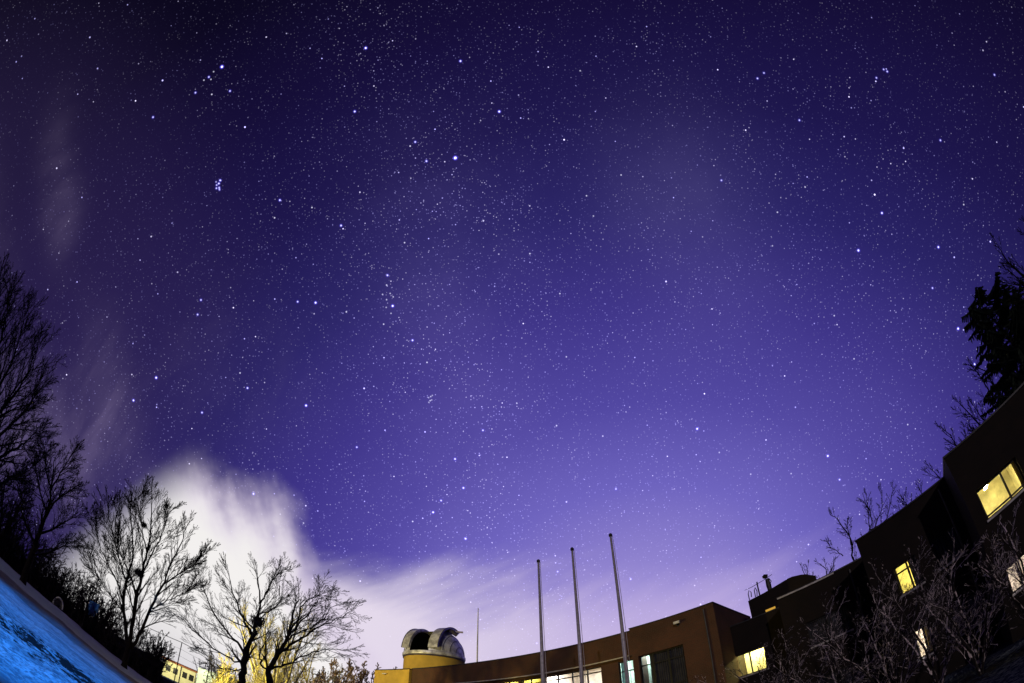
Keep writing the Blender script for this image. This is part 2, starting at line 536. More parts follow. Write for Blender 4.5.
M = dict(
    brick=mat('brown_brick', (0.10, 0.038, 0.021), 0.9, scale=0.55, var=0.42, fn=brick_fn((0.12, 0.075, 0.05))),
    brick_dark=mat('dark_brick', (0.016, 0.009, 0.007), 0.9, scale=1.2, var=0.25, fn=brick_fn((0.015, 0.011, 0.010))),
    cream=mat('ochre_render', (0.64, 0.42, 0.075), 0.85, scale=0.9, var=0.12, bump=0.1),
    coping=mat('metal_coping', (0.05, 0.045, 0.05), 0.5, 0.3),
    drip=mat('pale_drip_edge', (0.55, 0.50, 0.50), 0.5, 0.2),
    soffit=mat('soffit', (0.16, 0.13, 0.09), 0.8),
    frame=mat('dark_window_frame', (0.018, 0.016, 0.018), 0.5, 0.2),
    roof=mat('flat_roof', (0.06, 0.06, 0.065), 0.9),
    dome=mat('dome_aluminium', (0.72, 0.70, 0.73), 0.42, 0.3, scale=1.8, var=0.42, bump=0.2),
    dome_in=mat('dome_inside', (0.028, 0.010, 0.014), 0.9),
    dome_trim=mat('dome_dark_trim', (0.09, 0.075, 0.10), 0.6, 0.2),
    pole=mat('flagpole_metal', (0.62, 0.54, 0.55), 0.4, 0.15, scale=8, var=0.15),
    cap=mat('flagpole_cap', (0.06, 0.05, 0.06), 0.4, 0.5),
    mast=mat('white_mast', (0.8, 0.8, 0.8), 0.5),
    wallin=mat('room_paint', (0.68, 0.62, 0.50), 0.9, var=0.30, scale=1.4),
    curtain=mat('grey_curtain', (0.05, 0.048, 0.055), 0.9),
    curtain_blue=mat('pale_blue_curtain', (0.30, 0.62, 0.72), 0.9),
    curtain_yel=mat('ochre_blind', (0.50, 0.38, 0.10), 0.9),
    glass=glass_mat(),
    bark=mat('dark_bark', (0.012, 0.009, 0.009), 0.95, scale=6, var=0.35, spec=0.03),
    bark2=mat('grey_bark', (0.024, 0.018, 0.014), 0.95, scale=6, var=0.35, spec=0.05),
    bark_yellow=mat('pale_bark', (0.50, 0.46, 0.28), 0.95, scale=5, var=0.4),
    needles=mat('conifer_needles', (0.012, 0.018, 0.012), 0.95, scale=2, var=0.4),
    thicket=mat('thicket_bark', (0.018, 0.014, 0.017), 0.95, scale=2, var=0.4, spec=0.03),
    nest=mat('nest_twigs', (0.03, 0.02, 0.018), 0.95),
    house=mat('cream_house_wall', (0.62, 0.58, 0.34), 0.9, scale=0.7, var=0.12),
    house_roof=mat('rusty_roof_edge', (0.30, 0.10, 0.04), 0.8),
    house_dark=mat('dark_pane', (0.012, 0.012, 0.014), 0.3),
    pale_wall=mat('pale_green_wall', (0.46, 0.54, 0.45), 0.9, scale=0.35, var=0.3),
    steel=mat('dark_steel', (0.03, 0.028, 0.03), 0.5, 0.5),
    steel2=mat('painted_pipe', (0.07, 0.06, 0.06), 0.5, 0.2),
    stone=mat('grey_stone', (0.20, 0.18, 0.18), 0.9, scale=4, var=0.3),
    arch=mat('white_painted_metal', (0.75, 0.72, 0.70), 0.5),
    tarp=mat('blue_tarpaulin', (0.04, 0.18, 0.55), 0.6, scale=4, var=0.3),
    amber=emit('amber_lamp', (1.0, 0.55, 0.08), 0.6),
)


def frosty_fn(t, P, c, bs):
    geo = t.n.new('ShaderNodeNewGeometry')
    sep = t.n.new('ShaderNodeSeparateXYZ')
    t.put(sep.inputs[0], geo.outputs['Normal'])
    n = t.noise(P, 4.5, 4, 0.65)
    f = t.smooth(X(t, sep.outputs[2]) * 0.30 + n, 0.535, 0.62)
    return t.mix(f, c, (0.86, 0.70, 0.69))


M['frosty'] = mat('frosty_bark', (0.022, 0.016, 0.016), 0.9, scale=5, var=0.4, fn=frosty_fn)
M['frosty_yellow'] = mat('frosty_hedge', (0.20, 0.14, 0.08), 0.9, scale=5, var=0.4, fn=frosty_fn)

# ------------------------------------------------------------------ ground
AZ = [-180, -100, -80, -60, -52, -47, -41, -34, -24, -10, 20, 35, 45, 57, 70, 90, 180]
DD = [0, 4, 6, 8, 11, 14, 19, 24, 30, 36, 45, 60, 90, 150, 300, 1200]
TZ = {
    -180: [0] * 16,
    -100: [0, 0, 0.0, 0.1, 0.3, 0.5, 1.0, 1.5, 2.0, 2.5, 3, 4, 6, 8, 12, 30],
    -80: [0, -.05, -.1, -.1, 0.05, 0.35, 0.9, 1.45, 2.0, 2.5, 3, 4, 6, 8, 12, 30],
    -60: [0, -.08, -.15, -.19, 0.0, 0.28, 0.8, 1.36, 1.95, 2.40, 2.6, 3, 4, 6, 12, 30],
    -52: [0, -.05, -.1, -.12, 0.05, 0.22, 0.62, 1.12, 1.62, 1.98, 2.1, 2.4, 3, 5, 12, 30],
    -47: [0, -.05, -.08, -.1, 0.0, 0.12, 0.38, 0.70, 1.02, 1.32, 1.4, 1.6, 2, 4, 12, 30],
    -41: [0, 0, -.05, -.05, -.05, 0.0, 0.1, 0.22, 0.35, 0.48, 0.6, 0.9, 1.4, 3, 10, 30],
    -34: [0, 0, 0, 0, 0, 0, 0, 0.05, 0.1, 0.2, 0.35, 0.7, 1.2, 2.5, 8, 30],
    -24: [0] * 12 + [.6, 2, 6, 30],
    -10: [0] * 14 + [4, 30],
    20: [0] * 14 + [4, 30],
    35: [0, -.05, -.1, -.15, -.25, -.35, -.5, -.6, -.6, -.6, -.6, -.6, -.6, 0, 4, 30],
    45: [0, -.08, -.18, -.28, -.42, -.52, -.65, -.7, -.7, -.7, -.7, -.7, -.7, 0, 4, 30],
    57: [0, -.1, -.22, -.36, -.58, -.78, -1.0, -1.0, -1, -1, -1, -1, -1, 0, 4, 30],
    70: [0, -.1, -.22, -.36, -.58, -.78, -1.0, -1.0, -1, -1, -1, -1, -1, 0, 4, 30],
    90: [0, -.1, -.2, -.3, -.4, -.6, -.8, -.8, -.8, -.8, -.8, -.8, -.8, 0, 4, 30],
    180: [0] * 16,
}
_tz = np.array([TZ[a] for a in AZ])


def ground_z(x, y):
    a = math.degrees(math.atan2(x, y))
    d = math.hypot(x, y)
    row = [np.interp(d, DD, _tz[i]) for i in range(len(AZ))]
    return float(np.interp(a, AZ, row))


def build_ground():
    azs = [-180 + i * 4 for i in range(20)] + [-100 + i * 0.6 for i in range(334)] + [100 + i * 4 for i in range(20)]
    ds = [0.6]
    while ds[-1] < 1200:
        ds.append(ds[-1] * (1.018 if 5 < ds[-1] < 42 else 1.12))
    v, f = [(0, 0, 0)], []
    na = len(azs)
    rng = np.random.RandomState(3)
    for d in ds:
        for a in azs:
            x, y = d * math.sin(R(a)), d * math.cos(R(a))
            v.append((x, y, ground_z(x, y)))
    v = np.array(v)
    # trampled snow: small bumps on the left field
    from mathutils import noise
    for i in range(1, len(v)):
        x, y, z = v[i]
        d = math.hypot(x, y)
        if 4 < d < 40:
            k = min(1, (d - 4) / 6)
            n = noise.noise(Vector((x * 0.9, y * 0.9, 0))) * 0.07 + noise.noise(Vector((x * 2.7, y * 2.7, 4))) * 0.05
            # a band of churned footprints
            b = math.exp(-((d - 14.5 - noise.noise(Vector((x * .2, y * .2, 7))) * 2.5) / 1.6) ** 2)
            n += b * (noise.noise(Vector((x * 2.2, y * 2.2, 9))) * 0.11 + noise.noise(Vector((x * 6, y * 6, 2))) * 0.05)
            b2 = math.exp(-((d - 30.5) / 2.0) ** 2)
            n += b2 * noise.noise(Vector((x * 1.5, y * 1.5, 1))) * 0.10
            v[i, 2] += n * k * (1 if x < 0 else 0.5)
    for i in range(len(ds) - 1):
        for k in range(na):
            k2 = (k + 1) % na
            a, b = 1 + i * na + k, 1 + i * na + k2
            f.append((a, a + na, b + na, b))
    for k in range(na):
        f.append((0, 1 + k, 1 + (k + 1) % na))
    me = bpy.data.meshes.new('ground')
    me.from_pydata([tuple(p) for p in v], [], f)
    me.polygons.foreach_set('use_smooth', [True] * len(f))

    def fn(t, P, c, bs):
        sep = t.n.new('ShaderNodeSeparateXYZ')
        t.put(sep.inputs[0], P)
        x, y = X(t, sep.outputs[0]), X(t, sep.outputs[1])
        d = t.math('SQRT', x * x + y * y)
        wob = (t.noise(P, 0.25, 4, 0.6) - 0.5) * 6.0
        fine = (t.noise(P, 2.2, 5, 0.65) - 0.5)
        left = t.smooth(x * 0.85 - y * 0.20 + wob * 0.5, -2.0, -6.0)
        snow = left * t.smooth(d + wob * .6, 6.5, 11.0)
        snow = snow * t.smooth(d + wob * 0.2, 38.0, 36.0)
        col = t.mix(snow, (0.004, 0.008, 0.028), (0.60, 0.62, 0.66))  # near and right-hand snow painted near-black navy, its shade put into the colour
        along = x * 0.64 + y * 0.77
        streak = t.noise(t.comb(along * 0.22, d * 1.3, 0.0), 1.0, 5, 0.65)
        col = t.mix(t.smooth(streak, 0.40, 0.64, 0.0, 0.6), col, t.mix(0.75, col, (0.03, 0.035, 0.05)))
        pits = t.smooth(t.noise(P, 5.5, 5, 0.75), 0.44, 0.58)
        col = t.mix(pits * t.smooth(d, 26.0, 9.0, 0.25, 0.85), col, (0.13, 0.14, 0.17))
        # exposed turf where the snow was trodden through
        foot = t.math('EXPONENT', ((d - 14.5 + wob * 0.35) * 0.55) ** 2.0 * -1.0)
        hole = t.smooth(t.noise(P, 1.6, 6, 0.75) + foot * 0.20, 0.63, 0.70)
        col = t.mix(hole * t.smooth(foot, 0.05, 0.4), col, (0.03, 0.028, 0.03))
        # driven lane across the field: dirty packed snow
        lane = t.smooth(t.math('ABSOLUTE', d - 24.5 + wob * 0.12), 2.6, 1.9)
        col = t.mix(lane * (fine * 0.8 + 0.85), col, (0.17, 0.15, 0.15))
        verge = t.smooth(t.math('ABSOLUTE', d - 31.0 + fine * 3.0), 4.4, 3.2)
        col = t.mix(verge * 0.75, col, (0.44, 0.54, 0.53))
        return col
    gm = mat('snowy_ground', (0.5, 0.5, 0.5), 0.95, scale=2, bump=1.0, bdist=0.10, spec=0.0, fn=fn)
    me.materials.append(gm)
    o = bpy.data.objects.new('ground', me)
    COL.objects.link(o)
    tag(o, 'snow field with trodden tracks and a packed lane', None, kind='structure')


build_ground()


# ------------------------------------------------------------------ walls with openings
class Wall:
    """a straight wall seen from its outward side; u runs left to right as seen from outside"""
    def __init__(self, p0, p1):
        self.p0, self.p1 = Vector((p0[0], p0[1], 0)), Vector((p1[0], p1[1], 0))
        self.L = (self.p1 - self.p0).length
        self.t = (self.p1 - self.p0).normalized()
        self.n = Vector((self.t.y, -self.t.x, 0))

    def __call__(self, u, z, d=0.0):
        return self.p0 + self.t * u + self.n * d + Vector((0, 0, z))

    def u_az(self, az):
        """where along the wall a compass bearing from the yard meets it"""
        s, c = math.sin(R(az)), math.cos(R(az))
        # p0 + u t = k (s, c)
        det = self.t.x * c - self.t.y * s
        return (-(self.p0.x) * c + self.p0.y * s) / det

    def slab(self, mb, z0, z1, thick, openings, d0=0.0, mi=0):
        us = sorted({0.0, self.L, *[o[0] for o in openings], *[o[1] for o in openings]})
        zs = sorted({z0, z1, *[o[2] for o in openings], *[o[3] for o in openings]})
        def solid(i, j):
            if not (0 <= i < len(us) - 1 and 0 <= j < len(zs) - 1):
                return False
            a, b = (us[i] + us[i + 1]) / 2, (zs[j] + zs[j + 1]) / 2
            return not any(o[0] < a < o[1] and o[2] < b < o[3] for o in openings)
        for i in range(len(us) - 1):
            for j in range(len(zs) - 1):
                if not solid(i, j):
                    continue
                a, b, c, d = us[i], us[i + 1], zs[j], zs[j + 1]
                f, k = d0, d0 - thick
                mb.face([self(a, c, f), self(b, c, f), self(b, d, f), self(a, d, f)], mi)
                mb.face([self(b, c, k), self(a, c, k), self(a, d, k), self(b, d, k)], mi)
                if not solid(i - 1, j):
                    mb.face([self(a, c, k), self(a, c, f), self(a, d, f), self(a, d, k)], mi)
                if not solid(i + 1, j):
                    mb.face([self(b, c, f), self(b, c, k), self(b, d, k), self(b, d, f)], mi)
                if not solid(i, j - 1):
                    mb.face([self(a, c, k), self(b, c, k), self(b, c, f), self(a, c, f)], mi)
                if not solid(i, j + 1):
                    mb.face([self(a, d, f), self(b, d, f), self(b, d, k), self(a, d, k)], mi)

    def bx(self, mb, u0, u1, z0, z1, d0, d1, mi=0):
        mb.box(self(u0, z0, d0), self.t * (u1 - u0), self.n * (d1 - d0), Vector((0, 0, z1 - z0)), mi)


def window(wl, u0, u1, z0, z1, parent, vbars=(), hbars=(), inset=0.16, light=None, depth=3.0, lamp_at=(0.5, 0.45), curtain=None, fw=0.07, label=None, room_h=(0.9, 0.55), lamp_size=(0.18, 1.2), lamp_drop=0.03, sill=None):
    """frame with bars, a pane, and for lit windows the room behind with its ceiling lamp"""
    fb = MB()
    d1, d0 = -inset, -inset - 0.08
    wl.bx(fb, u0, u0 + fw, z0, z1, d0, d1)
    wl.bx(fb, u1 - fw, u1, z0, z1, d0, d1)
    wl.bx(fb, u0 + fw, u1 - fw, z0, z0 + fw, d0, d1)
    wl.bx(fb, u0 + fw, u1 - fw, z1 - fw, z1, d0, d1)
    ub = [u0 + (u1 - u0) * k for k in vbars]
    for b in ub:
        wl.bx(fb, b - fw * .6, b + fw * .6, z0 + fw, z1 - fw, d0 + .005, d1 - .005)
    cuts = [u0 + fw] + [q for b in ub for q in (b - fw * .6, b + fw * .6)] + [u1 - fw]
    for k in hbars:
        zb = z0 + (z1 - z0) * k
        for a, b in zip(cuts[0::2], cuts[1::2]):
            wl.bx(fb, a, b, zb - fw * .5, zb + fw * .5, d0 + .01, d1 - .01)
    wf = fb.build('window', M['frame'], parent)
    if label: wf['label'] = label
    if sill is not None:
        sb_ = MB()
        wl.bx(sb_, u0 - .06, u1 + .06, z0 - .08, z0 - .004, sill + .003, sill + .09)
        sb_.build('sill', M['drip'], wf)
    pb = MB()
    dp = -inset - 0.045
    pb.face([wl(u0 + .02, z0 + .02, dp), wl(u1 - .02, z0 + .02, dp), wl(u1 - .02, z1 - .02, dp), wl(u0 + .02, z1 - .02, dp)])
    pb.build('pane', M['glass'], wf)
    # interior
    rb = MB()
    a, b, c, d = u0 - 0.25, u1 + 0.25, z0 - room_h[0], z1 + room_h[1]
    f, k = -inset - 0.2, -inset - 0.2 - depth
    rb.face([wl(a, c, k), wl(b, c, k), wl(b, d, k), wl(a, d, k)])
    rb.face([wl(a, c, f), wl(a, c, k), wl(a, d, k), wl(a, d, f)])
    rb.face([wl(b, c, k), wl(b, c, f), wl(b, d, f), wl(b, d, k)])
    rb.face([wl(a, d, k), wl(b, d, k), wl(b, d, f), wl(a, d, f)])
    rb.face([wl(a, c, f), wl(b, c, f), wl(b, c, k), wl(a, c, k)])
    for (p, q, r, s) in ((a, u0, c, d), (u1, b, c, d), (u0, u1, c, z0), (u0, u1, z1, d)):
        rb.face([wl(p, r, f), wl(q, r, f), wl(q, s, f), wl(p, s, f)])
    rb.build('room', M['wallin'] if light else M['curtain'], wf)
    if light:
        lb = MB()
        col, st = light
        uc = u0 + (u1 - u0) * lamp_at[0]
        dc = f - depth * lamp_at[1]
        wl.bx(lb, uc - lamp_size[1] / 2, uc + lamp_size[1] / 2, d - lamp_drop - .05, d - lamp_drop, dc - lamp_size[0] / 2, dc + lamp_size[0] / 2)
        key = 'lamp_%s_%s' % (col, st)
        if key not in M:
            M[key] = emit('room_lamp', col, st)
        lb.build('ceiling_lamp', M[key], wf)
    for (q0, q1, mm) in (curtain or ()):
        cb = MB()
        n = max(8, int((q1 - q0) * 40))
        pts = [(q0 + (q1 - q0) * i / n, -inset - 0.14 - 0.03 * math.sin(i * 1.3)) for i in range(n + 1)]
        for (ua, da), (ub_, db) in zip(pts, pts[1:]):
            cb.face([wl(ua, z0 + .01, da), wl(ub_, z0 + .01, db), wl(ub_, z1 - .01, db), wl(ua, z1 - .01, da)])
        cb.build('curtain', M[mm], wf)
    return wf


YEL = ((1.0, 0.84, 0.14), 40.0)
WHITE = ((0.95, 0.92, 1.0), 40.0)
BLUE = ((0.55, 0.95, 1.0), 150.0)

# ---- main building
ROOF_Z, EAVE_Z = 8.10, 6.62
PL, A, Bp, C, Dp = pol(-15.9, 43.6, 0), pol(-12.0, 40.0, 0), pol(13.5, 27.45, 0), pol(23.4, 25.5, 0), pol(27.4, 33.0, 0)
main = empty('main_building', (0, 36, 0), 'long brown brick building with deep flat fascia and lit upper windows, behind the flagpoles', 'building')
fac = Wall(A, Bp)                                        # long front
nrm = fac.n
wb = MB()
rec = 0.35                                               # the glazed strip is set back under the fascia
ops = []
for az0, az1 in ((-10.6, -8.2), (-8.0, -5.4), (-5.2, -2.7), (-2.5, -0.3), (-0.1, 2.25), (2.45, 9.2), (11.15, 13.35)):
    ops.append((fac.u_az(az0), min(fac.u_az(az1), fac.L - .02), 3.9, 6.46))
low_ops = [(o[0], o[1], 0.9, 2.7) for o in ops]
fac.slab(wb, -0.5, EAVE_Z + .4, 0.3, ops + low_ops, -rec)
wb.build('wall', M['brick'], main)
fb = MB()
fac.bx(fb, 0.02, fac.L - .05, EAVE_Z, ROOF_Z, -rec - .45, 0.0)
fb.build('fascia', M['brick'], main)
cb = MB()
fac.bx(cb, 0.05, fac.L - .06, ROOF_Z, ROOF_Z + 0.07, -.5, 0.05)
cb.build('coping', M['coping'], main)
db = MB()
fac.bx(db, 0.02, fac.L - .35, EAVE_Z - 0.03, EAVE_Z + 0.035, 0.003, 0.05)
db.build('drip_edge', M['drip'], main)
for i, o in enumerate(ops):
    if i == 5:
        window(fac, *o, main, vbars=(.26, .51, .76), hbars=(.87, .55), inset=rec + .10, light=((1.0, .96, .98), 70.0), depth=3.6, lamp_at=(.5, .2), lamp_size=(.6, 5.0))
    elif i == 6:
        window(fac, *o, main, vbars=(.30,), hbars=(.74,), inset=rec + .10, light=BLUE, depth=3.5, lamp_at=(.6, .2), lamp_size=(.5, 1.2),
               curtain=[(o[0] + .05, o[0] + .32, 'curtain_blue')])
    else:
        window(fac, *o, main, vbars=(.5,), hbars=(.87, .55), inset=rec + .10, light=YEL, depth=3.6, lamp_at=(.5, .2), lamp_size=(.5, 1.6),
               curtain=[(o[0] + .05, o[1] - .05, 'curtain_yel')] if i in (0, 2) else None)  # leftmost bays' yellow rooms added in place of lamp glow on the soffit
for o in low_ops:
    window(fac, o[0], o[1], o[2], o[3], main, vbars=(0.5,), inset=rec + 0.10)
# end pier, plastered
pier = Wall(PL, A)
pb = MB()
pier.slab(pb, -0.5, ROOF_Z - .06, 0.35, [], 0.25)
pb.box(pier(0, -0.5, -.1 - .002), pier.t * 0.3, -pier.n * 12, Vector((0, 0, ROOF_Z + .44)))
pb.box(pier(pier.L - .3, -.5, -.102), pier.t * .3, -pier.n * 1.2, Vector((0, 0, ROOF_Z + .44)))
pb.build('end_wall', M['cream'], main)
cb = MB()
pier.bx(cb, -.04, pier.L + .04, ROOF_Z - .06, ROOF_Z + .02, -.3, .29)
cb.build('coping', M['coping'], main)
# corner block
blk0 = fac(fac.L, 0, 0.0)
blk = Wall(blk0 + nrm * 0.30 - fac.t * 0.0, C)
BZ = 8.18
bw0, bw1 = blk.u_az(13.85), blk.u_az(19.15)
bm = MB()
o_up = (0.02 + max(bw0, 0.0), bw1, 4.0, 6.40)
blk.slab(bm, -0.5, BZ, 0.35, [o_up, (0.6, bw1, 0.9, 2.8)])
side = Wall(C, Dp)
side.slab(bm, 6.62, BZ, 0.35, [], -0.002)
low_side = Wall(C, C + (Dp - C) * 0.36)
low_side.slab(bm, -0.5, 6.615, 0.35, [], -0.002)
bm.box(blk(0.0, -.5, -.36), blk.t * 0.3, -blk.n * 0.9, Vector((0, 0, BZ + .5)))
bm.build('block_wall', M['brick'], main)
cb = MB()
blk.bx(cb, -.03, blk.L + .02, BZ, BZ + .06, -.4, .04)
side.bx(cb, .02, side.L, BZ + .003, BZ + .063, -.4, .03)
cb.build('coping', M['coping'], main)
um = o_up[0] + (o_up[1] - o_up[0]) * 0.28
window(blk, o_up[0], um, 4.0, 6.40, main, hbars=(0.74,), inset=0.2, light=BLUE, depth=3.5, lamp_at=(0.5, 0.2), lamp_size=(.5, 1.0))
window(blk, um, o_up[1], 4.0, 6.40, main, vbars=(0.5,), hbars=(0.74, 0.12), inset=0.2, curtain=[(um + .05, o_up[1] - .05, 'curtain')], label='unlit window with drawn grey curtains')
window(blk, .6, bw1, .9, 2.8, main, vbars=(.33, .66), inset=.2)
# narrow return windows in the dark gap at the left of the block
rb = MB()
back = [A - nrm * 14, Bp - nrm * 14]
rb.face([A - nrm * .4 + Vector((0, 0, ROOF_Z - .3)), fac(fac.L, ROOF_Z - .3, -.4), fac(fac.L, ROOF_Z - .3, -14), fac(0, ROOF_Z - .3, -14)])
rb.face([pier(0, ROOF_Z - .4, -.05), pier(pier.L, ROOF_Z - .4, -.05), pier(pier.L, ROOF_Z - .4, -12), pier(0, ROOF_Z - .4, -12)])
rb.face([blk(0, BZ - .4, -.3), blk(blk.L, BZ - .4, -.3), Dp + Vector((0, 0, BZ - .4)), blk(0, BZ - .4, -14)])
rb.build('roof', M['roof'], main)
bk = MB()
bkw = Wall(fac(fac.L + 4.5, 0, -14), fac(-5, 0, -14))
bkw.slab(bk, -0.5, ROOF_Z, 0.3, [])
bk.build('back_wall', M['brick'], main)

pp = MB()
pu = blk.L - .55
pp.tube([blk(pu, BZ - .2, .07), blk(pu, 4, .07), blk(pu, -.2, .07)], [.05] * 3, 8, True)
pp.build('downpipe', M['steel2'], main)
# small security camera on the block, lamp bracket on the pier
q = at(676, 621, 25.9)
sc_ = empty('security_camera', q, 'small white security camera under the roof edge of the brick corner block', 'security camera')
sb = MB()
uu = blk.u_az(18.9)
blk.bx(sb, uu - .13, uu + .20, 7.62, 7.76, .14, .30)
o = sb.build('housing', M['arch'], sc_)
sb = MB()
blk.bx(sb, uu - .02, uu + .04, 7.56, 7.62, 0.0, .26)
blk.bx(sb, uu - .05, uu + .07, 7.50, 7.68, -.01, .03)
sb.build('bracket', M['coping'], sc_)
lf = empty('wall_light', pier(1.6, 7.7, .25), 'small unlit lamp bracket high on the yellow-lit end wall', 'wall light')
sb = MB()
pier.bx(sb, 1.35, 1.85, 7.62, 7.70, .34, .48)
sb.build('lamp_head', M['arch'], lf)
sb = MB()
pier.bx(sb, 1.58, 1.64, 7.60, 7.68, .245, .36)
sb.build('bracket', M['coping'], lf)

# ------------------------------------------------------------------ observatory tower and dome
TC = pol(-9.55, 46.0, 0)
tower = empty('observatory', TC + Vector((0, 0, 7.6)), 'silver observatory dome with open slit on a yellow-lit round drum', 'observatory')


def lathe(mb, c, prof, sides=64, a0=0.0, a1=2 * math.pi, mi=0):
    n = sides
    b = len(mb.v)
    full = abs(a1 - a0 - 2 * math.pi) < 1e-6
    cols = n if full else n + 1
    for r, z in prof:
        for k in range(cols):
            a = a0 + (a1 - a0) * k / n
            mb.v.append((c.x + r * math.cos(a), c.y + r * math.sin(a), z))
    for i in range(len(prof) - 1):
        for k in range(n):
            k2 = (k + 1) % cols
            mb.f.append((b + i * cols + k, b + i * cols + k2, b + (i + 1) * cols + k2, b + (i + 1) * cols + k))
            mb.m.append(mi)


DR, DZ = 2.78, 10.35
tb = MB()
lathe(tb, TC, [(DR, 7.2), (DR, DZ)], 72)
tb.build('drum', M['cream'], tower, True)
tb = MB()
lathe(tb, TC, [(DR - .1, DZ), (DR + .12, DZ), (DR + .16, DZ + .10), (DR + .16, DZ + .30), (DR + .06, DZ + .36), (DR - .2, DZ + .36)], 72)
tb.build('base_ring', M['dome'], tower)
tb = MB()
lathe(tb, TC, [(DR + .02, DZ - .16), (DR + .09, DZ - .14), (DR + .09, DZ - .02), (DR - .02, DZ - .002)], 72)
tb.build('rail', M['dome_trim'], tower)
# dome: hemisphere with the slit band cut out; slit faces the viewer, slightly left
toc = (Vector((0, 0, 0)) - TC)
ang_view = math.atan2(toc.y, toc.x)
slit_ang = ang_view - R(31)
sx = Vector((math.cos(slit_ang), math.sin(slit_ang), 0))      # direction of the slit
sy = Vector((-sx.y, sx.x, 0))                                 # across the slit
DC = TC + Vector((0, 0, DZ + .36))
RD = 2.82
HW = 0.98


def sph(a, e, r):
    """a: angle across measured from the slit plane (-90..90), e: angle along from front horizon over the top to the back"""
    return DC + (sx * math.cos(e) * math.cos(a) + Vector((0, 0, 1)) * math.sin(e) * math.cos(a) + sy * math.sin(a)) * r


a_s = math.asin(HW / RD)
db = MB()
NE, NA = 40, 20
for sgn in (-1, 1):
    for i in range(NE):
        for j in range(NA):
            e0, e1 = math.pi * i / NE, math.pi * (i + 1) / NE
            q0, q1 = [sgn * (a_s + (math.pi / 2 - a_s) * k / NA) for k in (j, j + 1)]
            fpts = [sph(q0, e0, RD), sph(q1, e0, RD), sph(q1, e1, RD), sph(q0, e1, RD)]
            db.face(fpts if sgn < 0 else fpts[::-1])
# the slit band stays closed behind the top
for i in range(NE):
    e0, e1 = math.pi * i / NE, math.pi * (i + 1) / NE
    if e0 > R(86):
        db.face([sph(-a_s, e0, RD), sph(a_s, e0, RD), sph(a_s, e1, RD), sph(-a_s, e1, RD)][::-1])
db.build('dome_shell', M['dome'], tower, False)
ib = MB()
lathe(ib, TC, [(2.55, DZ + .37), (2.55, DZ + .38)], 32)
ib.face([(TC.x + 2.7 * math.cos(k * math.pi / 12), TC.y + 2.7 * math.sin(k * math.pi / 12), DZ + .37) for k in range(24)])
for sgn in (-1, 1):
    for i in range(NE):
        for j in range(NA):
            e0, e1 = math.pi * i / NE, math.pi * (i + 1) / NE
            q0, q1 = [sgn * (a_s + (math.pi / 2 - a_s) * k / NA) for k in (j, j + 1)]
            ib.face([sph(q0, e0, RD - .06), sph(q1, e0, RD - .06), sph(q1, e1, RD - .06), sph(q0, e1, RD - .06)])
ib.build('dome_lining', M['dome_in'], tower)
# raised arched shutter leaves, slid apart to either side of the slit: curved plates of one radius on cross rails
for sgn, y0, y1 in ((1, HW + .02, HW + 1.02), (-1, HW + .02, HW + .78)):
    sb = MB()
    n = 36
    rr = RD + .02
    eA, eB = R(5), R(112)
    def cyl_pt(y, e, r):
        return DC + sy * (sgn * y) + (sx * math.cos(e) + Vector((0, 0, 1)) * math.sin(e)) * r
    for i in range(n):
        e0, e1 = eA + (eB - eA) * i / n, eA + (eB - eA) * (i + 1) / n
        for (ya, yb, ra, rb_) in ((y0, y1, rr, rr), (y1, y0, rr - .14, rr - .14), (y1, y1, rr, rr - .14), (y0, y0, rr - .34, rr)):
            sb.face([cyl_pt(ya, e0, ra), cyl_pt(yb, e0, rb_), cyl_pt(yb, e1, rb_), cyl_pt(ya, e1, ra)])
    for e in (eA, eB):
        sb.face([cyl_pt(y0, e, rr - .14), cyl_pt(y1, e, rr - .14), cyl_pt(y1, e, rr), cyl_pt(y0, e, rr)])
    sh = sb.build('shutter', M['dome'], tower)
    tr = MB()
    tr.tube([cyl_pt(y1, eA + (eB - eA) * i / n, rr + .01) for i in range(n + 1)], [.04] * (n + 1), 5, True)
    tr.build('rim', M['dome_trim'], sh)
# panel seams
se = MB()
for sgn in (-1, 1):
    for qd in (30, 46, 60, 74):
        se.tube([sph(sgn * R(qd), R(4) + R(172) * i / 24, RD + .005) for i in range(25)], [.03] * 25, 4)
se.build('panel_seams', M['dome_trim'], tower)
# drive arm and rail end sticking out from the top of the shutter, to the right
right = Vector((math.cos(ang_view + math.pi / 2), math.sin(ang_view + math.pi / 2), 0))
ab = MB()
p1, p2 = at(452, 631.2, 44.6), at(463, 632.2, 44.6)
ab.box(p1 - Vector((0, 0, .08)), (p2 - p1), Vector((0, .16, 0)), Vector((0, 0, .15)))
ab.build('shutter_rail', M['pole'], tower)
ab = MB()
pts = [at(x, y, 44.5) for x, y in ((447, 629.9), (452, 631.5), (457, 635.5))]
ab.tube(pts, [.16, .24, .18], 8, True)
ab.build('drive_housing', M['dome_trim'], tower)

mst = empty('roof_mast', at(477, 662, 40), 'thin white antenna mast standing on the roof right of the dome', 'mast')
mb_ = MB()
b_, t_ = at(477, 672, 40), at(476, 608, 40)
b_.z = 7.7
t_.x, t_.y = b_.x, b_.y
mb_.tube([b_, b_.lerp(t_, .55), t_], [.07, .06, .035], 8, True)
mb_.build('mast_tube', M['mast'], mst)
mb_ = MB()
mb_.cyl(b_ - Vector((0, 0, .1)), b_ + Vector((0, 0, .15)), .14)
mb_.build('mast_foot', M['coping'], mst)

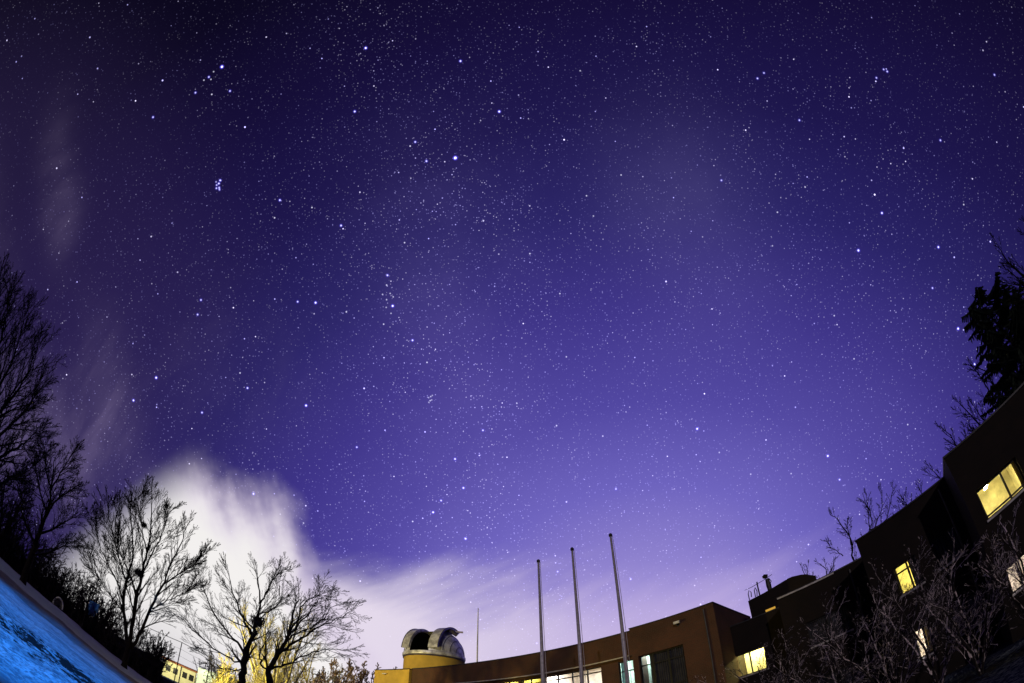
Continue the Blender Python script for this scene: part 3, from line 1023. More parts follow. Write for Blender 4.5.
# ------------------------------------------------------------------ flagpoles
for (x, y, Dd, lab) in ((538.3, 560, 19.0, 'leftmost and shortest looking of the three slim flagpoles'),
                        (572, 548, 18.2, 'middle one of the three slim flagpoles before the brick building'),
                        (610.3, 534, 17.4, 'rightmost and tallest looking of the three slim flagpoles')):
    tp = at(x, y, Dd)
    fp = empty('flagpole', (tp.x, tp.y, 0), lab, 'flagpole', 'flagpoles in front of the main building')
    pb = MB()
    pb.tube([Vector((tp.x, tp.y, -.05)), Vector((tp.x, tp.y, tp.z * .5)), Vector((tp.x, tp.y, tp.z - .12))], [.085, .072, .045], 12, True)
    pb.build('pole', M['pole'], fp, True)
    cbm = MB()
    lathe(cbm, Vector((tp.x, tp.y, 0)), [(.045, tp.z - .13), (.075, tp.z - .10), (.075, tp.z - .02), (.04, tp.z + .02), (.001, tp.z + .03)], 14)
    cbm.build('cap', M['cap'], fp)
    hb = MB()
    hb.tube([Vector((tp.x + .10, tp.y - .05, 1.2)), Vector((tp.x + .125, tp.y - .06, tp.z * .5)), Vector((tp.x + .07, tp.y - .04, tp.z - .1))], [.011] * 3, 5)
    hb.build('halyard', M['pole'], fp)
    hb = MB()
    hb.box((tp.x + .04, tp.y - .12, 1.15), (.04, 0, 0), (0, .06, 0), (0, 0, .18))
    hb.build('cleat', M['cap'], fp)
    bb = MB()
    bb.cyl((tp.x, tp.y, -.1), (tp.x, tp.y, .25), .22, .16)
    bb.build('base', M['stone'], fp)

# ------------------------------------------------------------------ right wing, stepping towards the yard
WZ = 6.94
wing = empty('wing_building', pol(45, 24, 0), 'dark brick wing stepping forward in bays with yellow lit windows, behind bare frosty shrubs', 'building')
SEG = [Wall(pol(23.9, 27.9, 0), pol(31.2, 27.2, 0)), Wall(pol(30.9, 24.6, 0), pol(42.6, 24.6, 0)),
       Wall(pol(41.85, 20.9, 0), pol(56.6, 20.6, 0)), Wall(pol(55.8, 18.2, 0), pol(76, 20.6, 0))]
# windows: (segment, bearing 0, bearing 1, z0, z1)
WINS = [(0, 24.7, 28.25, 3.72, 5.12), (2, 44.95, 47.9, 3.60, 4.92), (2, 44.95, 46.9, 0.57, 1.88), (3, 57.45, 63.6, 3.80, 5.05), (3, 57.2, 60.3, 0.75, 1.80),
        (1, 33.5, 38.5, 3.70, 5.05), (1, 33.5, 38.5, 0.6, 2.0), (0, 25, 29, .6, 2.0), (2, 50, 53.6, 3.65, 4.95), (3, 66, 70, 3.8, 5.05), (2, 50, 53.6, .57, 1.88)]
wins_by = {i: [] for i in range(4)}
for k, (s, a0, a1, z0, z1) in enumerate(WINS):
    wins_by[s].append((SEG[s].u_az(a0), SEG[s].u_az(a1), z0, z1, k))
for i, sg in enumerate(SEG):
    wbm = MB()
    sg.slab(wbm, -1.6, WZ, 0.3, [q[:4] for q in wins_by[i]])
    # left return wall of the step
    wbm.box(sg(0, -1.6, -.302), sg.t * .3, -sg.n * 4.2, Vector((0, 0, WZ + 1.6)))
    wbm.box(sg(sg.L - .3, -1.6, -.302), sg.t * .3, -sg.n * 4.2, Vector((0, 0, WZ + 1.6)))
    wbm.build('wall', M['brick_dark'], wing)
    cbm = MB()
    sg.bx(cbm, -.03, sg.L + .01, WZ, WZ + .07, -.35, .05)
    cbm.box(sg(-.03, WZ, -.36), sg.t * .36, -sg.n * 4.1, Vector((0, 0, .07)))
    cbm.build('coping', M['coping'], wing)
    if i == 1:
        dbm = MB()
        sg.bx(dbm, .02, sg.L * .62, WZ - .06, WZ + .02, .055, .075)
        dbm.build('drip_edge', M['drip'], wing)
    if i:
        dpm = MB()
        pu = sg.L - 1.1
        dpm.tube([sg(pu, WZ - .25, .08), sg(pu, 2.5, .08), sg(pu, -1.3, .08)], [.05] * 3, 8, True)
        dpm.build('downpipe', M['steel2'], wing)
    rbm = MB()
    rbm.face([sg(0, WZ - .35, -.3), sg(sg.L, WZ - .35, -.3), sg(sg.L, WZ - .35, -14), sg(0, WZ - .35, -14)])
    rbm.build('roof', M['roof'], wing)
bkm = MB()
for i, sg in enumerate(SEG):
    bkm = MB()
    bkm.box(sg(0, -1.6, -14), sg.t * sg.L, -sg.n * .3, Vector((0, 0, WZ + 1.5)))
    bkm.build('back_wall', M['brick_dark'], wing)
WY = ((1.0, 0.70, 0.06), 15.0)
for s in range(4):
    for (u0, u1, z0, z1, k) in wins_by[s]:
        kw = {}
        if k == 0:
            kw = dict(light=((1.0, .92, .30), 200.0), vbars=(.48,), lamp_at=(.5, .75))
        elif k == 1:
            kw = dict(light=((1.0, .90, .22), 140.0), vbars=(.55,), hbars=(.75,), curtain=[(u0 + (u1 - u0) * .62, u1 - .05, 'curtain')], lamp_at=(.3, .3))
        elif k == 2:
            kw = dict(light=((1.0, .92, .86), 150.0), vbars=(.62,), curtain=[(u0 + (u1 - u0) * .64, u1 - .05, 'curtain_yel')], lamp_at=(.3, .2), lamp_size=(.5, .8))
        elif k == 3:
            kw = dict(light=((1.0, .88, .28), 90.0), vbars=(.60,), hbars=(.12,), lamp_at=(.42, .45), lamp_size=(1.5, .14), lamp_drop=.30, curtain=[(u0 + (u1 - u0) * .9, u1 - .05, 'curtain_yel')])
        elif k == 4:
            kw = dict(light=((1.0, .88, .85), 120.0), vbars=(.5,), lamp_at=(.5, .25))
        else:
            kw = dict(vbars=(.5,), curtain=[(u0 + .06, u1 - .06, 'curtain')])
        window(SEG[s], u0, u1, z0, z1, wing, inset=.14, depth=2.6, sill=0.0, **kw)

# rooftop plant room with railing and vent stack
ph = empty('rooftop_plant_room', pol(30.5, 31.0, WZ - .3), 'dark box-shaped plant room with curved roof on the wing roof', 'plant room')
pw = Wall(pol(27.55, 29.0, 0), pol(36.0, 28.6, 0))
pm = MB()
n = 16
prof = []
for i in range(n + 1):
    uu = pw.L * i / n
    el = np.interp(i / n, [0, .25, .45, .66, .85, 1.0], [13.55, 13.75, 14.0, 14.25, 13.9, 13.1])
    prof.append((uu, EYE + 28.9 * math.tan(R(float(el)))))
for (ua, za), (ub, zb) in zip(prof, prof[1:]):
    pm.face([pw(ua, WZ - .4, 0), pw(ub, WZ - .4, 0), pw(ub, zb, 0), pw(ua, za, 0)])
    pm.face([pw(ub, WZ - .4, -4), pw(ua, WZ - .4, -4), pw(ua, za, -4), pw(ub, zb, -4)])
    pm.face([pw(ua, za, 0), pw(ub, zb, 0), pw(ub, zb, -4), pw(ua, za, -4)])
pm.face([pw(0, WZ - .4, -4), pw(0, WZ - .4, 0), pw(0, prof[0][1], 0), pw(0, prof[0][1], -4)])
pm.face([pw(pw.L, WZ - .4, 0), pw(pw.L, WZ - .4, -4), pw(pw.L, prof[-1][1], -4), pw(pw.L, prof[-1][1], 0)])
pm.build('walls', M['brick_dark'], ph)
am = MB()
pw.bx(am, pw.u_az(29.3), pw.u_az(30.5), 7.33, 7.46, .004, .03)
am.build('lit_slot', M['amber'], ph)


def rp(x, y):
    return at(x, y, 29.6)


rl = empty('roof_railing', rp(758, 596), 'bent metal guard railing at the corner of the rooftop plant room', 'railing')
rm = MB()
for pts, r in (([(749.5, 600), (748.2, 594), (748.8, 590.5), (751, 592), (751.5, 597)], .03), ([(755.5, 597), (754.2, 590), (755, 587.5), (757, 591), (757, 596)], .03),
               ([(759.7, 595), (758, 588), (756.8, 582)], .045)):
    rm.tube([rp(*p) for p in pts], [r] * len(pts), 6, True)
rm.build('posts', M['steel'], rl)
rm = MB()
rm.tube([rp(744.5, 590.4), rp(752, 587), rp(763, 580.5), rp(772, 574.3)], [.012, .02, .02, .02], 5, True)
rm.build('top_rail', M['steel'], rl)
vt = empty('vent_stack', rp(770, 590), 'dark roof vent stack with a tilted boxy cowl beside the railing', 'vent')
vm = MB()
vm.tube([rp(770.3, 591), rp(768.6, 585), rp(767, 579)], [.14, .17, .13], 8, True)
vm.build('stack', M['steel'], vt)
vm = MB()
vm.tube([rp(762.3, 577.4), rp(764, 576.6), rp(767.6, 576.2)], [.07, .15, .13], 8, True)
vm.build('cowl', M['steel'], vt)
vm = MB()
vm.tube([rp(768.5, 578), rp(771.2, 581), rp(769.6, 585)], [.03] * 3, 5, True)
vm.build('bracket', M['steel'], vt)


# ------------------------------------------------------------------ trees
def rv():
    return Vector((random.gauss(0, 1), random.gauss(0, 1), random.gauss(0, 1)))


def grow(mb, p, d, length, r, level, P):
    """a wandering branch with side branches; P: dict(levels, kids, ratio, spread, up, wob, seg, rmin)"""
    n = max(2, int(P['seg'][min(level, len(P['seg']) - 1)]))
    pts, rad = [p.copy()], [r]
    d = d.normalized()
    step = length / n
    for i in range(n):
        d = (d + rv() * P['wob'] + Vector((0, 0, 1)) * P['up']).normalized()
        p = p + d * step
        pts.append(p.copy())
        rad.append(max(P['rmin'], r * (1 - 0.75 * (i + 1) / n)))
    tgt = mb if not isinstance(mb, tuple) else (mb[0] if level < P.get('split', 1) else mb[1])
    tgt.tube(pts, rad, 5 if r > .05 else (4 if r > .02 else 3))
    spawn(mb, pts, rad, length, level, P)


def spawn(mb, pts, rad, length, level, P, t0=0.2):
    if level >= P['levels']:
        return
    k = P['kids'][min(level, len(P['kids']) - 1)]
    n = len(pts) - 1
    for j in range(k):
        t = t0 + (1 - t0) * (j + random.random()) / k
        f = t * n
        i = min(int(f), n - 1)
        q = pts[i].lerp(pts[i + 1], f - i)
        ax = (pts[i + 1] - pts[i]).normalized()
        side = ax.cross(rv())
        if side.length < 1e-3:
            continue
        side.normalize()
        a = R(random.uniform(*P['spread']))
        dd = ax * math.cos(a) + side * math.sin(a)
        ln = length * P['ratio'] * random.uniform(.6, 1.15) * (1.15 - .55 * t)
        rr = max(P['rmin'], rad[i] * random.uniform(.4, .6))
        grow(mb, q, dd, ln, rr, level + 1, P)
    # the tip carries on as a fork
    if level + 1 <= P['levels']:
        for _ in range(1 if level == 0 else 2):
            ax = (pts[-1] - pts[-2]).normalized()
            dd = (ax + rv() * .28).normalized()
            grow(mb, pts[-1], dd, length * P['ratio'] * .55, rad[-1], level + 1, P)


def resample(pts, n):
    out = []
    m = len(pts) - 1
    for i in range(n + 1):
        f = i / n * m
        k = min(int(f), m - 1)
        # Catmull-Rom
        p0, p1, p2, p3 = pts[max(k - 1, 0)], pts[k], pts[k + 1], pts[min(k + 2, m)]
        t = f - k
        out.append(0.5 * ((2 * p1) + (p2 - p0) * t + (2 * p0 - 5 * p1 + 4 * p2 - p3) * t * t + (3 * p1 - p0 - 3 * p2 + p3) * t ** 3))
    return out


def limb_tree(name, label, cat, D0, limbs, P, barks, group=None, base=None, seed=1, depth=1.2):
    """limbs: list of (pixel polyline, r0, r1, depth offset at its end); branches and twigs grow from them"""
    random.seed(seed)
    bx, by = limbs[0][0][0]
    b = at(bx, by, D0) if base is None else base
    root = empty(name, (b.x, b.y, ground_z(b.x, b.y)), label, cat, group)
    trunk, twig = MB(), MB()
    kt = P.get('thick', 1.0)
    for px, r0, r1, dz in limbs:
        r0, r1 = r0 * kt, r1 * kt
        sk = P.get('shrink', 1.0)
        px = [(bx + (x - bx) * sk, by + (y - by) * sk) for x, y in px]
        n = len(px)
        pts = [at(x, y, D0 + dz * i / max(1, n - 1) + (random.uniform(-.15, .15) if 0 < i else 0)) for i, (x, y) in enumerate(px)]
        pts = resample(pts, max(6, 3 * n))
        pts = [pts[0]] + [p + rv() * .025 for p in pts[1:]]
        rad = [r0 + (r1 - r0) * (i / (len(pts) - 1)) ** .8 for i in range(len(pts))]
        trunk.tube(pts, rad, 8 if r0 > .1 else 6)
        L = sum((q - p).length for p, q in zip(pts, pts[1:]))
        spawn((trunk, twig), pts, rad, min(L, P.get('maxlen', 4.0)), 0, P, P.get('t0', .25))
    # root flare to the ground
    foot = Vector((b.x, b.y, ground_z(b.x, b.y) - .15))
    r0 = limbs[0][1] * kt
    trunk.tube([foot, foot.lerp(b, .25), b], [r0 * 1.7, r0 * 1.15, r0], 8)
    trunk.build('trunk', barks[0], root, True)
    twig.build('crown', barks[1], root)
    return root


P3 = dict(levels=3, kids=(19, 9, 4), ratio=.50, spread=(12, 40), up=.05, wob=.065, seg=(6, 4, 3, 2), rmin=.0095, maxlen=4.2, t0=.18, thick=.8, shrink=.93)
# tall tree with two nests on the edge of the snow
limb_tree('bare_tree', 'tall many-stemmed bare tree with two round nests at the edge of the snow', 'tree', 31.0, [
    ([(128, 648), (126, 630), (123, 600), (126, 575), (133, 552), (132, 520), (130, 492)], .20, .03, 1.0),
    ([(129, 646), (131, 630), (137, 596), (143, 568), (148, 545), (153, 515), (153, 488)], .21, .03, -.8),
    ([(131, 648), (137, 640), (152, 606), (165, 580), (173, 560), (184, 538), (190, 520)], .17, .03, .5),
    ([(123, 600), (117, 578), (104, 552), (95, 530), (91, 506)], .09, .02, 1.5),
    ([(126, 575), (118, 552), (111, 525), (106, 500)], .08, .02, -1.2),
    ([(137, 596), (130, 570), (119, 540), (118, 505)], .08, .02, -1.5),
    ([(143, 568), (155, 545), (166, 522), (172, 500)], .08, .02, 1.2),
    ([(165, 580), (180, 570), (197, 560), (208, 548)], .08, .02, -.6),
    ([(152, 606), (170, 598), (185, 590), (199, 584)], .06, .015, .9),
    ([(148, 545), (143, 520), (141, 495), (143, 482)], .07, .02, .9),
    ([(123, 610), (108, 590), (95, 570), (88, 556)], .06, .015, -.9),
], P3, (M['bark'], M['bark']), seed=5)

# nearer wide tree with one nest
P4 = dict(levels=3, kids=(14, 7, 4), ratio=.46, spread=(16, 44), up=.03, wob=.065, seg=(6, 4, 3, 2), rmin=.0042, maxlen=2.6, t0=.15, thick=.78, shrink=.93)
limb_tree('bare_tree', 'wide low-forking bare tree with one nest standing before the yellow-lit bush', 'tree', 15.5, [
    ([(241.5, 682), (243, 668), (246, 652), (254, 632), (257, 615), (261, 598), (258, 570)], .17, .02, -.5),
    ([(272, 682), (270.5, 670), (278, 655), (287, 641), (293, 629), (297, 606), (304, 590)], .15, .02, .5),
    ([(246, 654), (238, 642), (228, 630), (214, 613), (203, 588), (200, 572)], .07, .012, .7),
    ([(244, 664), (232, 658), (210, 645), (190, 626), (176, 612), (160, 606)], .05, .010, .2),
    ([(254, 632), (246, 618), (239, 604), (232, 584), (228, 566)], .07, .012, -.8),
    ([(261, 598), (270, 582), (279, 568), (287, 560)], .05, .010, -.4),
    ([(257, 615), (266, 607), (276, 603), (284, 592), (281, 572)], .045, .010, .8),
    ([(280, 652), (292, 644), (304, 637), (320, 626), (340, 616), (359, 607)], .075, .012, -.5),
    ([(274, 668), (286, 665), (300, 658), (318, 650), (338, 647), (352, 648)], .06, .010, .4),
    ([(290, 634), (303, 620), (316, 603), (326, 588)], .06, .010, .6),
    ([(293, 629), (303, 612), (309, 596), (321, 590), (334, 592)], .05, .010, -.7),
    ([(287, 641), (300, 630), (318, 622), (335, 606), (344, 598)], .05, .010, 1.0),
    ([(244, 668), (233, 668), (215, 664), (196, 652)], .035, .008, -.6),
    ([(270, 672), (262, 660), (262, 648), (268, 636), (269, 622)], .05, .010, .9),
], P4, (M['bark'], M['bark2']), seed=11)

# dark tree by the left edge, and the big one leaning in from the left
P2 = dict(levels=3, kids=(17, 8, 5), ratio=.48, spread=(16, 50), up=.04, wob=.10, seg=(6, 4, 3, 2), rmin=.009, maxlen=4.0, t0=.15)
limb_tree('bare_tree', 'dark gnarled bare tree over the snow bank, left of the tall tree with nests', 'tree', 31.0, [
    ([(24, 578), (31, 556), (39, 534), (47, 512), (51, 490), (54, 462)], .24, .03, .5),
    ([(47, 512), (57, 500), (68, 492), (78, 488)], .10, .02, -.9),
    ([(39, 534), (55, 528), (68, 520), (82, 514)], .09, .02, .8),
    ([(51, 490), (60, 474), (68, 460), (74, 452)], .08, .02, .9),
    ([(47, 512), (40, 492), (36, 472), (33, 458)], .09, .02, .9),
    ([(31, 556), (50, 552), (62, 546), (72, 541)], .08, .02, .8),
    ([(35, 545), (24, 520), (20, 500), (17, 478)], .09, .02, -.8),
    ([(51, 490), (46, 470), (45, 452), (46, 444)], .07, .02, -.9),
], P2, (M['bark'], M['bark']), seed=21)
P1 = dict(levels=3, kids=(22, 9, 5), ratio=.48, spread=(14, 42), up=.04, wob=.065, seg=(6, 4, 3, 2), rmin=.007, maxlen=4.2, t0=.1)
limb_tree('bare_tree', 'large dense bare tree reaching in from the left border', 'tree', 21.0, [
    ([(-30, 545), (-22, 500), (-16, 455), (-13, 410), (-14, 370), (-18, 330), (-20, 300)], .26, .03, .5),
    ([(-16, 455), (0, 436), (16, 420), (30, 404), (38, 388)], .10, .015, -.8),
    ([(-15, 432), (2, 410), (18, 390), (30, 370), (37, 352)], .10, .015, .8),
    ([(-13, 410), (0, 386), (12, 360), (20, 338), (25, 318)], .10, .015, -.6),
    ([(-14, 385), (-4, 355), (4, 330), (8, 306), (9, 292)], .09, .015, .8),
    ([(-14, 365), (-8, 330), (-3, 305), (-1, 280)], .09, .015, -.6),
    ([(-18, 470), (0, 458), (16, 448), (28, 440), (35, 432)], .09, .015, .9),
    ([(-20, 490), (-2, 486), (10, 478), (22, 474), (30, 470)], .09, .015, .9),
], P1, (M['bark'], M['bark']), seed=33)


def nest(x, y, D0, w_, label):
    c = at(x, y, D0)
    random.seed(int(x))
    nb = MB()
    for _ in range(170):
        d = rv().normalized()
        d.z *= .75
        p = c + d * w_ * random.uniform(.35, .9)
        q = p + (d.cross(rv()).normalized() * random.uniform(.6, 1.2) + d * .25) * w_ * .8
        nb.tube([p, q], [.014 * (w_ / .3), .006], 3)
    for i in range(26):
        d = rv().normalized()
        nb.cyl(c + d * w_ * .5, c - d * w_ * .5, w_ * .30, w_ * .30, 6)
    o = nb.build('bird_nest', M['nest'])
    tag(o, label, 'nest', 'twig nests in the bare trees')


nest(143.8, 525, 31.0, .25, 'small round twig nest high in the tall bare tree')
nest(138.7, 573, 31.0, .37, 'bigger ragged twig nest lower in the tall bare tree')
nest(257.8, 621.5, 15.2, .26, 'twig nest in the fork of the wide tree before the yellow bush')


def wild_tree(name, label, cat, D0, x, y_top, base_z, P, bark, seed, stems=3, spread=.5, r0=.14, group=None, lean=0.0, az=None):
    """bare tree whose top reaches the direction (x, y_top); it stands upright at distance D0"""
    random.seed(seed)
    tp = at(x, y_top, D0)
    h = tp.z - base_z
    root = empty(name, (tp.x, tp.y, base_z), label, cat, group)
    trunk, twig = MB(), MB()
    for s in range(stems):
        a = 2 * math.pi * (s + random.random()) / stems
        off = Vector((math.cos(a), math.sin(a), 0))
        n = 8
        pts = []
        hh = h * (.88 if s == 0 else random.uniform(.62, .84))
        for i in range(n + 1):
            t = i / n
            pts.append(Vector((tp.x, tp.y, base_z - .2)) + off * (spread * h * .5 * t ** 1.3 * (0.25 if s == 0 else 1)) + Vector((lean * h * t * t, 0, hh * t)) + rv() * .03 * (i > 0))
        rad = [r0 * (1 - .8 * i / n) + .015 for i in range(n + 1)]
        trunk.tube(pts, rad, 6)
        spawn((trunk, twig), pts, rad, min(h * .62, P.get('maxlen', 5)), 0, P, P.get('t0', .3))
    trunk.build('trunk', bark, root, True)
    twig.build('crown', bark, root)
    return root


# yellow-lit bush behind the wide tree
PB = dict(levels=3, kids=(12, 8, 4), ratio=.50, spread=(15, 55), up=.05, wob=.09, seg=(5, 4, 3, 2), rmin=.009, maxlen=3.6, t0=.08)
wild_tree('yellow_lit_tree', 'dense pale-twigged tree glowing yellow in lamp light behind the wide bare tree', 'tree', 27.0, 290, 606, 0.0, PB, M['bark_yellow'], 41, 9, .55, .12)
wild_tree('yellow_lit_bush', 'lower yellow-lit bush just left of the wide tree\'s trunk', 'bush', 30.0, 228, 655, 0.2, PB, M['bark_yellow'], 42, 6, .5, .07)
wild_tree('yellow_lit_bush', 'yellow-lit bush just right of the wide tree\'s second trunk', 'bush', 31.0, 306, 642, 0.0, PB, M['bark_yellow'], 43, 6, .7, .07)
# hedge trees between it and the building
PH = dict(levels=3, kids=(13, 8, 5), ratio=.45, spread=(20, 60), up=.06, wob=.15, seg=(5, 4, 3, 2), rmin=.028, maxlen=3.6, t0=.05)
HB = [(328, 655, 44, 'frosty brown hedge tree at the left end of the row beside the building'), (345, 655, 46, 'frosty brown hedge tree second from the left in the row beside the building'),
      (360, 657, 45, 'frosty brown hedge tree third in the row, nearer the end wall'), (374, 659, 50, 'reddish hedge tree touching the yellow end wall'), (388, 661, 56, 'reddish hedge tree behind the roof of the end wall')]
for i, (x, y, d, lb) in enumerate(HB):
    wild_tree('hedge_tree', lb, 'tree', d, x, y, 0.2, PH, M['frosty_yellow'], 50 + i, 7, .45, .12, 'hedge trees beside the end wall')

# trees behind the right wing
PR = dict(levels=3, kids=(12, 6, 4), ratio=.48, spread=(14, 42), up=.05, wob=.08, seg=(6, 4, 3, 2), rmin=.012, maxlen=5.0, t0=.3)
for i, (x, y, d, st, sp, lb) in enumerate([
        (994, 246, 28, 7, .45, 'tall bare tree behind the spruce at the right border'),
        (1012, 218, 26, 7, .5, 'bare tree cut by the right border behind the spruce'),
        (934, 414, 38, 6, .35, 'bare tree above the roof step, left of the spruce'),
        (958, 350, 34, 7, .45, 'bushy bare tree at the foot of the spruce'),
        (900, 482, 42, 4, .30, 'faint bare tree showing above the middle of the wing roof'),
        (914, 474, 40, 3, .30, 'twin of the faint bare tree above the middle of the wing roof, slightly taller'),
        (1020, 290, 31, 8, .5, 'dense bare tree filling the gap between the spruce and the right border'),
        (985, 345, 31, 8, .5, 'dense low bare tree between the spruce and the wing roof'),
        (800, 556, 48, 5, .35, 'small bare tree rising behind the plant room')]):
    wild_tree('bare_tree', lb, 'tree', d, x, y, 0, PR, M['bark'], 70 + i, st, sp, .15, 'bare trees behind the wing')
limb_tree('bare_tree', 'young bare tree with upright twigs rising over the roof step of the wing', 'tree', 31.5, [
    ([(858, 590), (856, 570), (852, 555), (851, 540), (843, 528), (836, 518), (830, 514)], .09, .02, .3),
    ([(858, 566), (864, 548), (869, 530), (868, 510), (866, 495)], .06, .015, -.3),
    ([(868, 540), (876, 524), (882, 506), (880, 489)], .06, .015, .4),
    ([(870, 530), (884, 522), (890, 506), (893, 488)], .06, .015, .4),
    ([(851, 545), (848, 530), (847, 520)], .04, .012, -.3),
    ([(843, 556), (838, 552), (830, 546), (828, 541)], .04, .012, -.3),
    ([(872, 528), (870, 510), (862, 500)], .04, .012, -.3),
], dict(levels=2, kids=(15, 7), ratio=.38, spread=(20, 50), up=.06, wob=.14, seg=(4, 3, 2), rmin=.011, maxlen=2.2, t0=.2), (M['bark'], M['bark']), seed=81, base=at(858, 592, 31.5))


def conifer(name, label, D0, x, y_top, base_z, seed, width=.2):
    random.seed(seed)
    tp = at(x, y_top, D0)
    h = tp.z - base_z
    root = empty(name, (tp.x, tp.y, base_z), label, 'tree')
    tb = MB()
    tb.tube([Vector((tp.x, tp.y, base_z - .2)), Vector((tp.x, tp.y, base_z + h * .5)), tp], [.24, .15, .02], 8)
    tb.build('trunk', M['bark'], root)
    nb = MB()
    z = h * .12
    while z < h * .985:
        t = z / h
        rr = width * h * (1 - t) ** .6 * random.uniform(.6, 1.15) + .12
        k = 6 if t < .8 else 4
        a0 = random.random() * 6.28
        for j in range(k):
            a = a0 + 6.28 * j / k + random.uniform(-.3, .3)
            L = rr * random.uniform(.6, 1.2)
            d = Vector((math.cos(a), math.sin(a), random.uniform(-.25, .12)))
            p0 = Vector((tp.x, tp.y, base_z + z))
            pts = [p0 + d * L * s + Vector((0, 0, .16 * L * (s * s))) for s in (0, .35, .7, 1)]
            nb.tube(pts, [.05, .035, .02, .008], 3)
            sd = Vector((-math.sin(a), math.cos(a), 0))
            m = int(6 + L * 7)
            for q in range(m):
                s = .15 + .85 * (q + random.random()) / m
                c = p0 + d * L * s + Vector((0, 0, .16 * L * s * s))
                for sg in (-1, 1):
                    l2 = (.18 + .32 * (1 - s)) * min(1.5, L) * random.uniform(.6, 1.3)
                    tip = c + (sd * sg * .8 + d * .55 + Vector((0, 0, -.35 + random.uniform(-.2, .2)))) * l2
                    wv = Vector((0, 0, 1)) * .05 + d * .035
                    nb.face([c - wv, tip - wv * .3 - Vector((0, 0, .10)), tip, c + wv])
        z += h * .026 * random.uniform(.7, 1.25)
    nb.build('crown', M['needles'], root)
    return root


conifer('spruce_tree', 'dark spruce with drooping boughs rising behind the right end of the wing', 27.0, 972, 295, -.5, 91, .50)
conifer('spruce_tree', 'dark spruce cut by the right border, beside the other spruce', 34.0, 1006, 300, -.5, 92, .42)

# frosty bare shrubs in front of the wing
PS = dict(levels=3, kids=(7, 5, 2), ratio=.52, spread=(14, 55), up=.0, wob=.10, seg=(6, 4, 3, 2), rmin=.0048, maxlen=3.2, t0=.12)
SH = [(757, 650, 21.0, 5, .9, 'low frosty bare shrub below the leftmost lit window of the dark wing'),
      (780, 630, 20.0, 6, .8, 'frosty bare shrub just right of the leftmost lit window of the dark wing'),
      (818, 596, 18.5, 6, .8, 'large frosty bare shrub third from the left before the dark wing'),
      (862, 568, 17.0, 7, .8, 'tallest frosty bare shrub before the middle of the dark wing'),
      (905, 556, 15.5, 5, .7, 'frosty bare shrub covering the two stacked windows of the dark wing'),
      (945, 548, 14.5, 5, .7, 'sparse frosty shrub right of the two stacked windows'),
      (1000, 508, 13.5, 6, .55, 'arching frosty shrub below the biggest lit window by the right border'),
      (1035, 535, 13.5, 5, .7, 'frosty shrub cut by the right border before the lower lit window')]
for i, (x, y, d, st, sp, lb) in enumerate(SH):
    p = at(x, y, d)
    wild_tree('frosty_shrub', lb, 'shrub', d, x, y, ground_z(p.x, p.y), PS, M['frosty'], 110 + i, st, sp, .036, 'frosty shrubs before the wing')

# ------------------------------------------------------------------ far left: thicket, house, fences
random.seed(200)
tm = MB()
PT = dict(levels=2, kids=(7, 5), ratio=.45, spread=(15, 55), up=.06, wob=.2, seg=(5, 3, 2), rmin=.018, maxlen=3, t0=.05)
for i in range(300):
    az = random.uniform(-92, -41)
    d = random.uniform(37.5, 52)
    top_el = float(np.interp(az, [-92, -80, -66, -62, -56, -52, -47, -43, -40, -37], [11, 11, 10.6, 9.4, 7.4, 6.6, 6.4, 5.2, 3.6, 2.6])) * random.uniform(.72, 1.06)
    p = pol(az, d, 0)
    p.z = ground_z(p.x, p.y) - .3
    h = EYE + d * math.tan(R(top_el)) - p.z
    if h < .8:
        continue
    grow(tm, p, Vector((random.uniform(-.2, .2), random.uniform(-.2, .2), 1)), h * .85, .05, 0, PT)
# low scrub
for i in range(2200):
    az = random.uniform(-92, -40)
    d = random.uniform(36.6, 46)
    p = pol(az, d, 0)
    p.z = ground_z(p.x, p.y) - .1
    h = random.uniform(.5, 2.3) * float(np.interp(az, [-60, -45, -37], [1.3, 1.0, .6]))
    q = p + Vector((random.uniform(-.7, .7), random.uniform(-.7, .7), h))
    tm.tube([p, p.lerp(q, .5) + rv() * .12, q], [.05, .04, .012], 3)
    for _ in range(5):
        s = p.lerp(q, random.uniform(.2, .95))
        tm.tube([s, s + rv() * .45], [.03, .01], 3)
th = tm.build('thicket', M['thicket'])
tag(th, 'dark tangled thicket of bare stems along the far edge of the snow', 'thicket', kind='stuff')

# taller bushy trees inside the thicket that stand out against the cloud
PK = dict(levels=3, kids=(8, 6, 4), ratio=.45, spread=(20, 55), up=.07, wob=.17, seg=(5, 4, 3, 2), rmin=.018, maxlen=3, t0=.1)
for i, (x, y, d, lb) in enumerate([
        (8, 440, 38, 'dark bushy tree in the thicket under the big tree at the left border'),
        (-12, 420, 36, 'dark bushy tree cut by the left border behind the big tree'),
        (28, 478, 39, 'dark bushy tree just left of the gnarled tree'),
        (66, 566, 42, 'dark thicket tree between the gnarled tree and the tall tree'),
        (96, 578, 44, 'dark thicket tree just left of the tall tree\'s stems'),
        (112, 590, 42, 'dark thicket tree at the foot of the tall tree\'s left stem'),
        (163, 628, 52, 'dark round-headed bush right of the tall tree'),
        (166, 640, 60, 'dark small bush between the tall tree and the cream house'),
        (206, 655, 110, 'far dark bush showing above the pale wall')]):
    p = at(x, y, d)
    wild_tree('thicket_tree', lb, 'tree', d, x, y, ground_z(p.x, p.y), PK, M['thicket'], 140 + i, 5, .5, .13, 'trees in the thicket')

